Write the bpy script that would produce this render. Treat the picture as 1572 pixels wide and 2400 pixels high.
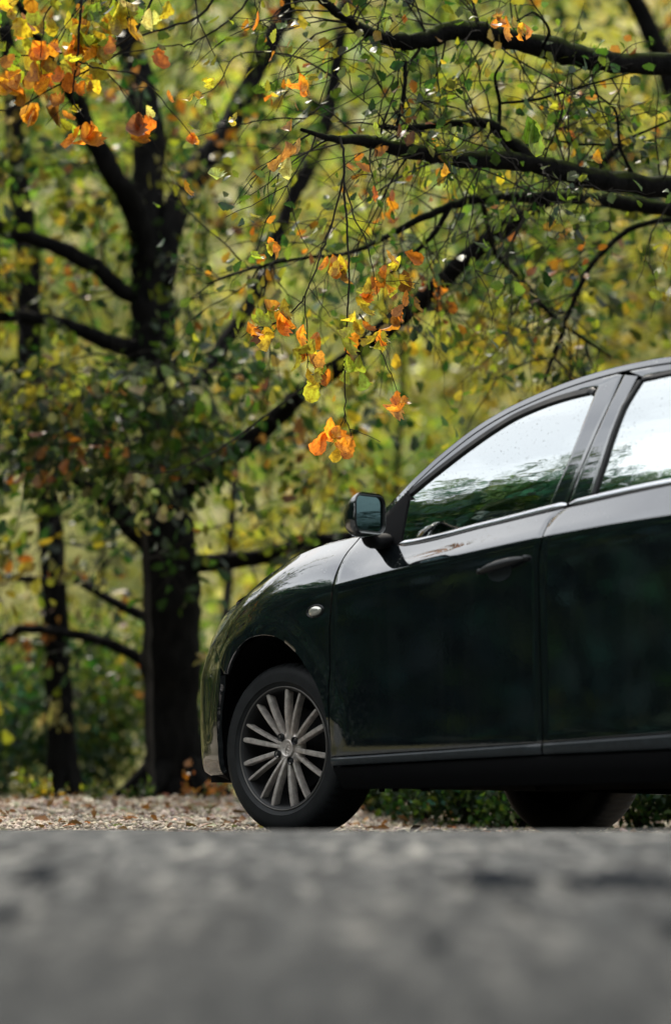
import bpy, bmesh, math, random
import numpy as np
from mathutils import Vector, Matrix

for _o in list(bpy.data.objects):
    bpy.data.objects.remove(_o, do_unlink=True)
scene = bpy.context.scene
COL = scene.collection
R = math.radians
rng = np.random.default_rng(7)
random.seed(7)

# ------------------------------------------------------------------ camera
F_PX, CX, CY = 7800.0, 786.0, 1200.0          # focal length and centre in the photograph's pixels
CAM_Z = -0.065
PITCH = math.atan(800 / F_PX)
cam_data = bpy.data.cameras.new('camera')
cam_data.lens = 36.0 * F_PX / 2400.0
cam_data.sensor_width = 36.0
cam_data.clip_start = 0.2
cam_data.clip_end = 2000.0
cam_data.dof.use_dof = True
cam_data.dof.focus_distance = 12.35
cam_data.dof.aperture_fstop = 1.6
camera = bpy.data.objects.new('camera', cam_data)
camera.location = (0, 0, CAM_Z)
camera.rotation_euler = (math.pi / 2 + PITCH, 0, 0)
COL.objects.link(camera)
scene.camera = camera

# ------------------------------------------------------------------ sky and sun
SUN_EL, SUN_AZ = R(46), R(-14)                # azimuth from +Y (straight ahead), negative = to the left
world = bpy.data.worlds.new('World')
scene.world = world
world.use_nodes = True
wn, wl = world.node_tree.nodes, world.node_tree.links
bg = wn['Background']
sky = wn.new('ShaderNodeTexSky')
sky.sky_type = 'NISHITA'
sky.sun_disc = False
sky.sun_elevation = SUN_EL
sky.sun_rotation = SUN_AZ
sky.air_density = 1.0
sky.dust_density = 4.0
sky.ozone_density = 1.5
# thin bright cloud veil over the whole sky
tc = wn.new('ShaderNodeTexCoord')
mp = wn.new('ShaderNodeMapping'); mp.inputs['Scale'].default_value = (1.0, 1.0, 3.2)
cn = wn.new('ShaderNodeTexNoise'); cn.inputs['Scale'].default_value = 2.2; cn.inputs['Detail'].default_value = 6
cr = wn.new('ShaderNodeValToRGB')
cr.color_ramp.elements[0].position = 0.30; cr.color_ramp.elements[0].color = (0.40, 0.40, 0.40, 1)
cr.color_ramp.elements[1].position = 0.70; cr.color_ramp.elements[1].color = (0.95, 0.95, 0.95, 1)
cm = wn.new('ShaderNodeMix'); cm.data_type = 'RGBA'
cm.inputs[7].default_value = (21.6, 22.4, 22.8, 1)   # the cloud's own brightness, on the sky's scale
wl.new(tc.outputs['Generated'], mp.inputs['Vector']); wl.new(mp.outputs['Vector'], cn.inputs['Vector'])
wl.new(cn.outputs['Fac'], cr.inputs['Fac']); wl.new(cr.outputs['Color'], cm.inputs[0])
wl.new(sky.outputs['Color'], cm.inputs[6]); wl.new(cm.outputs[2], bg.inputs['Color'])
bg.inputs['Strength'].default_value = 0.11

sun_data = bpy.data.lights.new('sun', 'SUN')
sun_data.energy = 5.0
sun_data.angle = R(0.6)
sun_data.color = (1.0, 0.93, 0.80)
sun = bpy.data.objects.new('sun', sun_data)
SUN_VEC = Vector((math.sin(SUN_AZ) * math.cos(SUN_EL), math.cos(SUN_AZ) * math.cos(SUN_EL), math.sin(SUN_EL)))
sun.rotation_euler = (-SUN_VEC).to_track_quat('-Z', 'Y').to_euler()
sun.location = SUN_VEC * 60
COL.objects.link(sun)

scene.view_settings.view_transform = 'Standard'
scene.view_settings.look = 'None'
scene.view_settings.gamma = 1.0
scene.view_settings.exposure = 0.15
scene.view_settings.use_curve_mapping = False
scene.render.engine = 'CYCLES'
scene.cycles.use_denoising = True
scene.cycles.max_bounces = 8
scene.cycles.transparent_max_bounces = 12
scene.cycles.sample_clamp_indirect = 6.0

# ------------------------------------------------------------------ helpers
FWD = np.array([0, math.cos(PITCH), math.sin(PITCH)])
UPV = np.array([0, -math.sin(PITCH), math.cos(PITCH)])
RGT = np.array([1.0, 0, 0])
CAMP = np.array([0, 0, CAM_Z])

def at(px, py, Y):
    """A point at depth Y metres seen at pixel (px, py) of the photograph."""
    r = FWD + RGT * (px - CX) / F_PX - UPV * (py - CY) / F_PX
    return CAMP + r * (Y / r[1])

def dp(px, py, Y):                    # the same from the 1559-wide view of the photograph
    return at(px * 1.0084, py * 1.0084, Y)

def tag(o, label=None, cat=None, group=None, kind=None):
    if label: o['label'] = label
    if cat: o['category'] = cat
    if group: o['group'] = group
    if kind: o['kind'] = kind
    return o

def empty(name, loc=(0, 0, 0), rz=0.0, parent=None):
    o = bpy.data.objects.new(name, None)
    o.empty_display_size = 0.2
    o.location = loc; o.rotation_euler = (0, 0, rz)
    o.parent = parent
    COL.objects.link(o)
    return o

def link(name, me, mat=None, parent=None, smooth=True):
    if mat is not None and not me.materials:
        me.materials.append(mat)
    if smooth:
        me.polygons.foreach_set('use_smooth', np.ones(len(me.polygons), dtype=bool))
    o = bpy.data.objects.new(name, me)
    o.parent = parent
    COL.objects.link(o)
    return o

def mesh_from(verts, faces, name='mesh'):
    me = bpy.data.meshes.new(name)
    me.from_pydata([tuple(map(float, v)) for v in verts], [], [tuple(int(i) for i in f) for f in faces])
    me.validate()
    me.update()
    return me

def mesh_fast(verts, faces, colors=None, name='mesh'):
    """verts (N,3), faces (M,k) of one size k."""
    me = bpy.data.meshes.new(name)
    verts = np.ascontiguousarray(verts, dtype=np.float32)
    faces = np.ascontiguousarray(faces, dtype=np.int32)
    m, k = faces.shape
    me.vertices.add(len(verts)); me.vertices.foreach_set('co', verts.ravel())
    me.loops.add(m * k); me.loops.foreach_set('vertex_index', faces.ravel())
    me.polygons.add(m)
    me.polygons.foreach_set('loop_start', np.arange(0, m * k, k, dtype=np.int32))
    me.update(calc_edges=True)
    if colors is not None:
        a = me.attributes.new('col', 'FLOAT_COLOR', 'POINT')
        c4 = np.ones((len(verts), 4), dtype=np.float32); c4[:, :3] = colors
        a.data.foreach_set('color', c4.ravel())
    return me

def pchip(xs, ys):
    xs = np.asarray(xs, float); ys = np.asarray(ys, float)
    h = np.diff(xs); dl = np.diff(ys) / h
    n = len(xs); m = np.zeros(n)
    for i in range(1, n - 1):
        if dl[i - 1] * dl[i] > 0:
            w1 = 2 * h[i] + h[i - 1]; w2 = h[i] + 2 * h[i - 1]
            m[i] = (w1 + w2) / (w1 / dl[i - 1] + w2 / dl[i])
    m[0] = dl[0]; m[-1] = dl[-1]
    def f(x):
        x = np.clip(np.asarray(x, float), xs[0], xs[-1])
        i = np.clip(np.searchsorted(xs, x, side='right') - 1, 0, n - 2)
        t = (x - xs[i]) / h[i]
        return (ys[i] * (1 + 2 * t) * (1 - t) ** 2 + m[i] * h[i] * t * (1 - t) ** 2
                + ys[i + 1] * t * t * (3 - 2 * t) + m[i + 1] * h[i] * t * t * (t - 1))
    return f

def catmull(P, n):
    """n points per segment through the rows of P."""
    P = np.asarray(P, float)
    Q = np.vstack([2 * P[0] - P[1], P, 2 * P[-1] - P[-2]])
    out = []
    for i in range(1, len(Q) - 2):
        for k in range(n):
            t = k / n
            a, b, c, d = Q[i - 1], Q[i], Q[i + 1], Q[i + 2]
            out.append(0.5 * (2 * b + (c - a) * t + (2 * a - 5 * b + 4 * c - d) * t * t + (3 * b - a - 3 * c + d) * t ** 3))
    out.append(P[-1])
    return np.array(out)

class Acc:
    """Collects tubes, boxes and grids into one mesh."""
    def __init__(self): self.v, self.f = [], []
    def add(self, V, Fc):
        o = len(self.v); self.v.extend(np.asarray(V, float).tolist())
        self.f.extend([tuple(o + i for i in f) for f in Fc])
    def tube(self, pts, rad, n=6, cap=True, bump=0.0, seed=0):
        pts = np.asarray(pts, float); m = len(pts)
        rad = np.broadcast_to(np.asarray(rad, float), (m,))
        T = np.gradient(pts, axis=0); T /= np.linalg.norm(T, axis=1)[:, None] + 1e-12
        ref = np.array([0, 0, 1.0]) if abs(T[0][2]) < 0.9 else np.array([1.0, 0, 0])
        V = []; N = np.cross(T[0], ref); N /= np.linalg.norm(N)
        rr = np.random.default_rng(seed)
        ph = rr.random(4) * 6.28
        for i in range(m):
            N = N - T[i] * (N @ T[i]); N /= np.linalg.norm(N) + 1e-12
            B = np.cross(T[i], N)
            for k in range(n):
                a = 2 * math.pi * k / n
                r = rad[i]
                if bump:
                    r *= 1 + bump * (0.5 * math.sin(3 * a + ph[0] + i * 0.35) + 0.4 * math.sin(2 * a + ph[1] - i * 0.6) + 0.5 * math.sin(i * 0.9 + ph[2]) + 0.35 * rr.normal())
                V.append(pts[i] + r * (math.cos(a) * N + math.sin(a) * B))
        Fc = [(i * n + k, i * n + (k + 1) % n, (i + 1) * n + (k + 1) % n, (i + 1) * n + k) for i in range(m - 1) for k in range(n)]
        if cap:
            Fc.append(tuple(range(n - 1, -1, -1))); Fc.append(tuple((m - 1) * n + k for k in range(n)))
        self.add(V, Fc)
    def box(self, c, s, rot=None):
        V = np.array([[x, y, z] for x in (-.5, .5) for y in (-.5, .5) for z in (-.5, .5)]) * np.array(s)
        if rot is not None: V = V @ np.array(rot).T
        V = V + np.array(c)
        self.add(V, [(0, 1, 3, 2), (4, 6, 7, 5), (0, 4, 5, 1), (2, 3, 7, 6), (0, 2, 6, 4), (1, 5, 7, 3)])
    def grid(self, G, closed_u=False):
        n, m = G.shape[:2]
        Fc = [(i * m + j, i * m + j + 1, ((i + 1) % n) * m + j + 1, ((i + 1) % n) * m + j) for i in range(n if closed_u else n - 1) for j in range(m - 1)]
        self.add(G.reshape(-1, 3), Fc)
    def lathe_y(self, prof, n=64, closed=False):
        """prof rows (radius, y): turned about the local Y axis."""
        prof = np.asarray(prof, float)
        G = np.array([[(r * math.cos(2 * math.pi * k / n), y, r * math.sin(2 * math.pi * k / n)) for r, y in prof] for k in range(n)])
        self.grid(G, closed_u=True)
    def mesh(self, name='mesh', fix=True):
        me = mesh_from(self.v, self.f, name)
        if fix:
            b = bmesh.new(); b.from_mesh(me); bmesh.ops.recalc_face_normals(b, faces=b.faces); b.to_mesh(me); b.free()
        return me

def coons(L, Rr, B, T):
    """Patch from four boundary curves: L,Rr (bottom->top), B,T (left->right)."""
    L, Rr, B, T = map(lambda a: np.asarray(a, float), (L, Rr, B, T))
    m, n = len(L), len(B)
    u = np.linspace(0, 1, n)[:, None, None]; v = np.linspace(0, 1, m)[None, :, None]
    S = (1 - v) * B[:, None] + v * T[:, None] + (1 - u) * L[None] + u * Rr[None]
    S -= (1 - u) * (1 - v) * L[0] + u * (1 - v) * Rr[0] + (1 - u) * v * L[-1] + u * v * Rr[-1]
    return S

def resample(P, n):
    P = np.asarray(P, float)
    d = np.concatenate([[0], np.cumsum(np.linalg.norm(np.diff(P, axis=0), axis=1))])
    t = np.linspace(0, d[-1], n)
    return np.stack([np.interp(t, d, P[:, k]) for k in range(P.shape[1])], 1)

# ------------------------------------------------------------------ materials
def new_mat(name):
    m = bpy.data.materials.new(name); m.use_nodes = True
    nt = m.node_tree
    return m, nt, nt.nodes, nt.links, nt.nodes['Principled BSDF']

def noise(nt, scale, detail=3, rough=0.6, coord='Object', mapping=None):
    t = nt.nodes.new('ShaderNodeTexCoord'); n = nt.nodes.new('ShaderNodeTexNoise')
    n.inputs['Scale'].default_value = scale; n.inputs['Detail'].default_value = detail; n.inputs['Roughness'].default_value = rough
    src = t.outputs[coord]
    if mapping:
        mpn = nt.nodes.new('ShaderNodeMapping'); mpn.inputs['Scale'].default_value = mapping
        nt.links.new(src, mpn.inputs['Vector']); src = mpn.outputs['Vector']
    nt.links.new(src, n.inputs['Vector'])
    return n.outputs['Fac']

def ramp(nt, fac, stops):
    r = nt.nodes.new('ShaderNodeValToRGB')
    el = r.color_ramp.elements
    while len(el) < len(stops): el.new(0.5)
    for e, (p, c) in zip(el, stops):
        e.position = p; e.color = (c[0], c[1], c[2], 1) if hasattr(c, '__len__') else (c, c, c, 1)
    nt.links.new(fac, r.inputs['Fac'])
    return r.outputs['Color']

def mixc(nt, fac, a, b, mode='MIX'):
    m = nt.nodes.new('ShaderNodeMix'); m.data_type = 'RGBA'; m.blend_type = mode
    for i, x in ((0, fac), (6, a), (7, b)):
        if hasattr(x, 'is_output') or isinstance(x, bpy.types.NodeSocket): nt.links.new(x, m.inputs[i])
        elif i == 0: m.inputs[0].default_value = x
        else: m.inputs[i].default_value = (x[0], x[1], x[2], 1)
    return m.outputs[2]

def math_n(nt, op, a, b=None):
    m = nt.nodes.new('ShaderNodeMath'); m.operation = op
    for i, x in enumerate((a, b)):
        if x is None: continue
        if isinstance(x, bpy.types.NodeSocket): nt.links.new(x, m.inputs[i])
        else: m.inputs[i].default_value = x
    return m.outputs[0]

def bump(nt, h, strength, dist, bsdf):
    b = nt.nodes.new('ShaderNodeBump'); b.inputs['Strength'].default_value = strength; b.inputs['Distance'].default_value = dist
    nt.links.new(h, b.inputs['Height']); nt.links.new(b.outputs['Normal'], bsdf.inputs['Normal'])
    return b

def simple(name, col, rough=0.5, metal=0.0, coat=0.0, spec=0.5, var=0.0, scale=30, bmp=0.0):
    m, nt, N, L, b = new_mat(name)
    b.inputs['Base Color'].default_value = (*col, 1)
    b.inputs['Roughness'].default_value = rough; b.inputs['Metallic'].default_value = metal
    b.inputs['Coat Weight'].default_value = coat; b.inputs['Specular IOR Level'].default_value = spec
    if var:
        f = noise(nt, scale, 5)
        c = ramp(nt, f, [(0.3, tuple(x * (1 - var) for x in col)), (0.7, tuple(min(1, x * (1 + var)) for x in col))])
        L.new(c, b.inputs['Base Color'])
        if bmp: bump(nt, f, bmp, 0.01, b)
    return m

def make_paint():
    m, nt, N, L, b = new_mat('black_car_paint')
    paint = (0.006, 0.0085, 0.0100)
    # dried rain spots and road dust: fine speckle, vertical run-off streaks, mud thrown up low behind the wheel
    spots = ramp(nt, noise(nt, 78, 4, 0.6), [(0.58, 0.0), (0.68, 1.0)])
    patch = ramp(nt, noise(nt, 7, 4, 0.6), [(0.38, 0.15), (0.68, 1.0)])
    streak = ramp(nt, noise(nt, 1.0, 4, 0.6, mapping=(34, 34, 1.6)), [(0.48, 0.0), (0.75, 1.0)])
    geo = N.new('ShaderNodeTexCoord'); sep = N.new('ShaderNodeSeparateXYZ'); L.new(geo.outputs['Object'], sep.inputs['Vector'])
    mr = N.new('ShaderNodeMapRange'); mr.inputs[1].default_value = 0.75; mr.inputs[2].default_value = 0.25
    L.new(sep.outputs['Z'], mr.inputs[0])
    mx = N.new('ShaderNodeMapRange'); mx.inputs[1].default_value = -0.62; mx.inputs[2].default_value = -0.33
    L.new(sep.outputs['X'], mx.inputs[0])
    mud = math_n(nt, 'MULTIPLY', math_n(nt, 'MULTIPLY', mr.outputs[0], mx.outputs[0]), ramp(nt, noise(nt, 45, 6, 0.7), [(0.5, 0.0), (0.75, 1.0)]))
    nrm = N.new('ShaderNodeNewGeometry'); sn = N.new('ShaderNodeSeparateXYZ'); L.new(nrm.outputs['Normal'], sn.inputs[0])
    upf = N.new('ShaderNodeMapRange'); upf.inputs[1].default_value = 0.05; upf.inputs[2].default_value = 0.6; upf.inputs[3].default_value = 0.12; L.new(sn.outputs['Z'], upf.inputs[0])   # dust settles on faces that look up
    d1 = math_n(nt, 'MULTIPLY', math_n(nt, 'MULTIPLY', math_n(nt, 'MULTIPLY', spots, patch), upf.outputs[0]), 0.45)
    d2 = math_n(nt, 'MULTIPLY', streak, 0.022)
    dust = math_n(nt, 'MINIMUM', math_n(nt, 'ADD', math_n(nt, 'ADD', d1, d2), math_n(nt, 'MULTIPLY', mud, 0.35)), 0.8)
    film = math_n(nt, 'MULTIPLY', patch, 0.012)
    L.new(mixc(nt, math_n(nt, 'ADD', dust, film), paint, (0.16, 0.165, 0.165)), b.inputs['Base Color'])
    b.inputs['Roughness'].default_value = 0.45
    b.inputs['Specular IOR Level'].default_value = 0.0
    b.inputs['Coat Weight'].default_value = 1.0
    b.inputs['Coat IOR'].default_value = PAINT_IOR
    cr_ = math_n(nt, 'ADD', math_n(nt, 'MULTIPLY', patch, 0.03), 0.02)
    L.new(math_n(nt, 'ADD', cr_, math_n(nt, 'MULTIPLY', dust, 0.9)), b.inputs['Coat Roughness'])
    bp = N.new('ShaderNodeBump'); bp.inputs['Strength'].default_value = 0.015; bp.inputs['Distance'].default_value = 0.003
    L.new(noise(nt, 55, 2), bp.inputs['Height'])
    L.new(bp.outputs['Normal'], b.inputs['Coat Normal'])
    return m

def make_glass():
    m, nt, N, L, b = new_mat('tinted_window_glass')
    N.remove(b); out = N['Material Output']
    g = N.new('ShaderNodeBsdfGlossy'); g.inputs['Color'].default_value = (0.92, 0.955, 0.935, 1); g.inputs['Roughness'].default_value = 0.03
    bp = N.new('ShaderNodeBump'); bp.inputs['Strength'].default_value = 0.03; bp.inputs['Distance'].default_value = 0.02
    L.new(noise(nt, 1.0, 3, 0.5, mapping=(5, 5, 26)), bp.inputs['Height']); L.new(bp.outputs['Normal'], g.inputs['Normal'])
    t = N.new('ShaderNodeBsdfTransparent'); t.inputs['Color'].default_value = (0.045, 0.06, 0.055, 1)
    fr = N.new('ShaderNodeFresnel'); fr.inputs['IOR'].default_value = GLASS_IOR
    mx = N.new('ShaderNodeMixShader')
    L.new(fr.outputs[0], mx.inputs[0]); L.new(t.outputs[0], mx.inputs[1]); L.new(g.outputs[0], mx.inputs[2])
    # rain drops dried on the pane
    d = N.new('ShaderNodeBsdfDiffuse'); d.inputs['Color'].default_value = (0.22, 0.22, 0.21, 1)
    sp = ramp(nt, noise(nt, 95, 3, 0.55), [(0.64, 0.0), (0.70, 1.0)])
    mx2 = N.new('ShaderNodeMixShader'); L.new(math_n(nt, 'MULTIPLY', sp, 0.45), mx2.inputs[0])
    L.new(mx.outputs[0], mx2.inputs[1]); L.new(d.outputs[0], mx2.inputs[2])
    L.new(mx2.outputs[0], out.inputs['Surface'])
    return m

def make_leaf_mat(name, source, trans=0.55, rough=0.48):
    """Leaf with a translucent blade; colour from the 'col' attribute or from the object's own colour."""
    m, nt, N, L, b = new_mat(name)
    out = N['Material Output']
    if source == 'attr':
        a = N.new('ShaderNodeAttribute'); a.attribute_name = 'col'; c = a.outputs['Color']
    else:
        a = N.new('ShaderNodeObjectInfo'); c = a.outputs['Color']
    if source == 'attr':
        v = ramp(nt, noise(nt, 28, 5, 0.65), [(0.28, (0.55, 0.5, 0.42)), (0.62, (1.1, 1.1, 1.1))])
    else:
        v = ramp(nt, noise(nt, 4.5, 6, 0.7), [(0.32, (0.30, 0.20, 0.16)), (0.46, (0.85, 0.75, 0.62)), (0.62, (1.15, 1.2, 1.2))])
    c = mixc(nt, 1.0, c, v, 'MULTIPLY')
    L.new(c, b.inputs['Base Color']); b.inputs['Roughness'].default_value = rough; b.inputs['Specular IOR Level'].default_value = 0.5
    t = N.new('ShaderNodeBsdfTranslucent')
    L.new(mixc(nt, 1.0, c, (1.75, 1.75, 0.95), 'MULTIPLY'), t.inputs['Color'])
    mx = N.new('ShaderNodeMixShader'); mx.inputs[0].default_value = trans
    L.new(b.outputs[0], mx.inputs[1]); L.new(t.outputs[0], mx.inputs[2]); L.new(mx.outputs[0], out.inputs['Surface'])
    return m

def make_bark(name, dark, light, moss=0.0):
    m, nt, N, L, b = new_mat(name)
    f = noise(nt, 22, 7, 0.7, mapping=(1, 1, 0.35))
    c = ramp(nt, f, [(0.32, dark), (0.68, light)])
    if moss:
        g = N.new('ShaderNodeNewGeometry'); sp = N.new('ShaderNodeSeparateXYZ'); L.new(g.outputs['Normal'], sp.inputs[0])
        mr = N.new('ShaderNodeMapRange'); mr.inputs[1].default_value = 0.2; mr.inputs[2].default_value = 0.75; L.new(sp.outputs['Z'], mr.inputs[0])
        k = math_n(nt, 'MULTIPLY', mr.outputs[0], ramp(nt, noise(nt, 9, 4), [(0.35, 0.0), (0.55, moss)]))
        c = mixc(nt, k, c, (0.045, 0.062, 0.012))
    L.new(c, b.inputs['Base Color']); b.inputs['Roughness'].default_value = 0.9; b.inputs['Specular IOR Level'].default_value = 0.04
    bump(nt, f, 0.9, 0.03, b)
    return m

def make_asphalt():
    m, nt, N, L, b = new_mat('worn_asphalt')
    fine = noise(nt, 170, 3, 0.75); mid = noise(nt, 24, 5, 0.78, mapping=(1.0, 0.22, 1.0)); blot = noise(nt, 6.0, 5, 0.7, mapping=(1.0, 0.24, 1.0)); big = noise(nt, 0.7, 4, 0.6)
    c = ramp(nt, mid, [(0.38, (0.009, 0.0115, 0.0145)), (0.50, (0.062, 0.065, 0.068)), (0.62, (0.165, 0.165, 0.161))])
    c = mixc(nt, 1.0, c, ramp(nt, blot, [(0.34, (0.32, 0.36, 0.40)), (0.60, (1.25, 1.22, 1.18))]), 'MULTIPLY')
    c = mixc(nt, 1.0, c, ramp(nt, big, [(0.35, (0.75, 0.76, 0.78)), (0.62, (1.15, 1.13, 1.10))]), 'MULTIPLY')
    c = mixc(nt, 0.7, c, ramp(nt, fine, [(0.35, (0.45, 0.45, 0.45)), (0.65, (1.5, 1.5, 1.48))]), 'MULTIPLY')
    grain = noise(nt, 20, 1.6, 0.6, mapping=(1.0, 0.13, 1.0))
    c = mixc(nt, 1.0, c, ramp(nt, grain, [(0.40, (0.36, 0.39, 0.42)), (0.50, (0.95, 0.95, 0.95)), (0.62, (1.75, 1.70, 1.62))]), 'MULTIPLY')
    # shade and lens falloff at the road's near edge, painted as a dark tint
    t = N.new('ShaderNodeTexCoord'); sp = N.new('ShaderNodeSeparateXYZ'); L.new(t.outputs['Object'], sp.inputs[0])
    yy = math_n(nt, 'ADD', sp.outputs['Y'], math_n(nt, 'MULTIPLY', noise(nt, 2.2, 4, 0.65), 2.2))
    near_shade = N.new('ShaderNodeMapRange'); near_shade.inputs[1].default_value = 7.8; near_shade.inputs[2].default_value = 5.2; L.new(yy, near_shade.inputs[0])
    c = mixc(nt, math_n(nt, 'MULTIPLY', near_shade.outputs[0], 0.78), c, (0.006, 0.008, 0.010))
    L.new(c, b.inputs['Base Color']); b.inputs['Roughness'].default_value = 0.9; b.inputs['Specular IOR Level'].default_value = 0.12
    h = math_n(nt, 'ADD', math_n(nt, 'MULTIPLY', fine, 0.3), mid)
    bump(nt, h, 0.8, 0.02, b)
    return m

def make_ground():
    m, nt, N, L, b = new_mat('verge_earth')
    f = noise(nt, 40, 6, 0.75); g = noise(nt, 0.5, 5, 0.6)
    grit = ramp(nt, f, [(0.3, (0.11, 0.095, 0.075)), (0.5, (0.24, 0.205, 0.165)), (0.72, (0.38, 0.335, 0.28))])
    t = N.new('ShaderNodeTexCoord'); sp = N.new('ShaderNodeSeparateXYZ'); L.new(t.outputs['Object'], sp.inputs[0])
    mr = N.new('ShaderNodeMapRange'); mr.inputs[1].default_value = 16.3; mr.inputs[2].default_value = 17.0; L.new(sp.outputs['Y'], mr.inputs[0])
    grass = ramp(nt, noise(nt, 0.9, 6, 0.7), [(0.38, (0.10, 0.115, 0.024)), (0.5, (0.34, 0.31, 0.10)), (0.60, (0.62, 0.54, 0.27))])
    far = N.new('ShaderNodeMapRange'); far.inputs[1].default_value = 23.0; far.inputs[2].default_value = 28.0; L.new(sp.outputs['Y'], far.inputs[0])
    wood = ramp(nt, noise(nt, 6, 5, 0.7), [(0.35, (0.03, 0.035, 0.012)), (0.65, (0.09, 0.075, 0.035))])
    lx = N.new('ShaderNodeMapRange'); lx.inputs[1].default_value = -3.0; lx.inputs[2].default_value = -6.0; L.new(sp.outputs['X'], lx.inputs[0])
    c = mixc(nt, math_n(nt, 'MAXIMUM', mr.outputs[0], lx.outputs[0]), grit, wood); c = mixc(nt, far.outputs[0], c, grass)
    L.new(c, b.inputs['Base Color']); b.inputs['Roughness'].default_value = 0.95; b.inputs['Specular IOR Level'].default_value = 0.15
    bump(nt, f, 0.8, 0.02, b)
    return m

PAINT_IOR, GLASS_IOR = 2.9, 11.0
M = {}
M['paint'] = make_paint()
M['glass'] = make_glass()
M['rubber'] = simple('black_rubber', (0.010, 0.010, 0.011), 0.55)
M['dark'] = simple('black_underside', (0.006, 0.006, 0.007), 0.85, spec=0.2)
M['trim'] = simple('dark_side_moulding', (0.022, 0.028, 0.032), 0.30, spec=0.6, var=0.3, scale=40)
M['chrome'] = simple('brushed_chrome', (0.62, 0.63, 0.66), 0.16, metal=1.0)
M['alloy'] = simple('dusty_alloy', (0.66, 0.60, 0.55), 0.38, metal=0.6, var=0.3, scale=45)
M['lip'] = simple('dull_rim_edge', (0.16, 0.15, 0.14), 0.45, metal=0.6)
M['alloy_dark'] = simple('dark_wheel_barrel', (0.012, 0.012, 0.013), 0.6)
M['tyre'] = simple('tyre_rubber', (0.011, 0.012, 0.013), 0.62, spec=0.35, var=0.4, scale=14)
M['plastic'] = simple('black_plastic', (0.010, 0.011, 0.012), 0.4, var=0.2)
M['sail'] = simple('matt_black_plastic', (0.006, 0.006, 0.007), 0.75, spec=0.15)
M['mirror'] = simple('mirror_glass', (0.06, 0.10, 0.105), 0.03, metal=1.0)
M['lens'] = simple('clear_lamp_lens', (0.13, 0.15, 0.16), 0.10, coat=1.0, spec=0.8)
M['lens_w'] = simple('bright_repeater_lens', (0.72, 0.70, 0.62), 0.10, metal=0.6, coat=1.0)
M['lens_r'] = simple('red_lamp_lens', (0.25, 0.01, 0.01), 0.15, coat=1.0)
M['seat'] = simple('dark_seat_cloth', (0.02, 0.02, 0.022), 0.9)
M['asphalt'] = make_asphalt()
M['ground'] = make_ground()
M['tar'] = simple('dark_tar_crack', (0.010, 0.012, 0.015), 0.95, spec=0.0, var=0.4, scale=30)
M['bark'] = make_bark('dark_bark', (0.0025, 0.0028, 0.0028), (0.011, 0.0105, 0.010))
M['bark_moss'] = make_bark('mossy_oak_bark', (0.0025, 0.0028, 0.0028), (0.011, 0.0105, 0.010), moss=0.8)
M['twig'] = make_bark('grey_twig_bark', (0.012, 0.011, 0.010), (0.045, 0.041, 0.036))
M['leaf'] = make_leaf_mat('autumn_leaf', 'attr')
M['leaf_obj'] = make_leaf_mat('hanging_leaf', 'obj', 0.6)
M['litter'] = make_leaf_mat('fallen_leaf', 'attr', 0.15, 0.6)
M['stone'] = None

# ------------------------------------------------------------------ ground and road
def H(x, y):
    """Ground height: a cambered road whose crown hides the car's contact patches, a gravel verge that climbs to a wooded hill."""
    x = np.asarray(x, float); y = np.asarray(y, float)
    near = -0.011 + 0.006 * (y - 9) - 0.00916 * (y - 9) ** 2
    z2 = -0.011 + 0.006 * -7 - 0.00916 * 49
    back = z2 - 0.134 * 3 * (1 - np.exp(-np.maximum(2 - y, 0) / 3))
    flat = np.interp(y, [9, 9.8, 10.8, 11.8, 12.4, 13.5], [-0.011, -0.014, -0.013, -0.004, 0.0, 0.0])
    z = np.where(y < 2, back, np.where(y < 9, near, flat))
    ys = np.interp(x, [-3, -0.75, -0.1, 0.3, 1.3, 3.5], [12.0, 12.05, 12.55, 13.3, 13.85, 14.4])
    d = np.maximum(y - ys, 0)
    bank = 0.049 * (np.sqrt(d * d + 0.09) - 0.3) - 0.03 * np.maximum(d - 4.2, 0)
    bank = np.where(y > 12, bank, 0)
    hill = 0.52 * (np.sqrt(np.maximum(y - 27, 0) ** 2 + 9.0) - 3.0)
    hill = np.where(hill > 60, 60 + 0.1 * (hill - 60), hill)
    und = 0.012 * np.sin(1.7 * x + 0.8 * y) * np.clip((y - 13.5) / 3, 0, 1) + 0.5 * np.sin(0.16 * x + 1) * np.clip((y - 26) / 20, 0, 1)
    und = und + 0.02 * np.sin(5.1 * x + 2.0) * np.sin(3.3 * y) * np.clip((y - 15) / 2, 0, 1)
    return z + bank + hill + und

def axis(parts):
    out = []
    for a, b, st in parts:
        out.append(np.arange(a, b - 1e-9, st))
    return np.concatenate(out + [np.array([parts[-1][1]])])

gx = axis([(-400, -60, 40), (-60, -12, 4), (-12, -3, 0.6), (-3, 3, 0.06), (3, 12, 0.6), (12, 60, 4), (60, 400, 40)])
gy = axis([(-300, -40, 40), (-40, -4, 4), (-4, 2, 0.5), (2, 11, 0.12), (11, 19, 0.05), (19, 32, 0.5), (32, 100, 3), (100, 600, 50)])
GX, GY = np.meshgrid(gx, gy, indexing='ij')
GZ = H(GX, GY)
GV = np.stack([GX, GY, GZ], -1)
ni, nj = GX.shape
idx = np.arange(ni * nj).reshape(ni, nj)
gf = np.stack([idx[:-1, :-1], idx[1:, :-1], idx[1:, 1:], idx[:-1, 1:]], -1).reshape(-1, 4)
ground = link('ground', mesh_fast(GV.reshape(-1, 3), gf), M['ground'])
tag(ground, 'gravel verge and wooded hillside behind the road', kind='structure')

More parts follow.
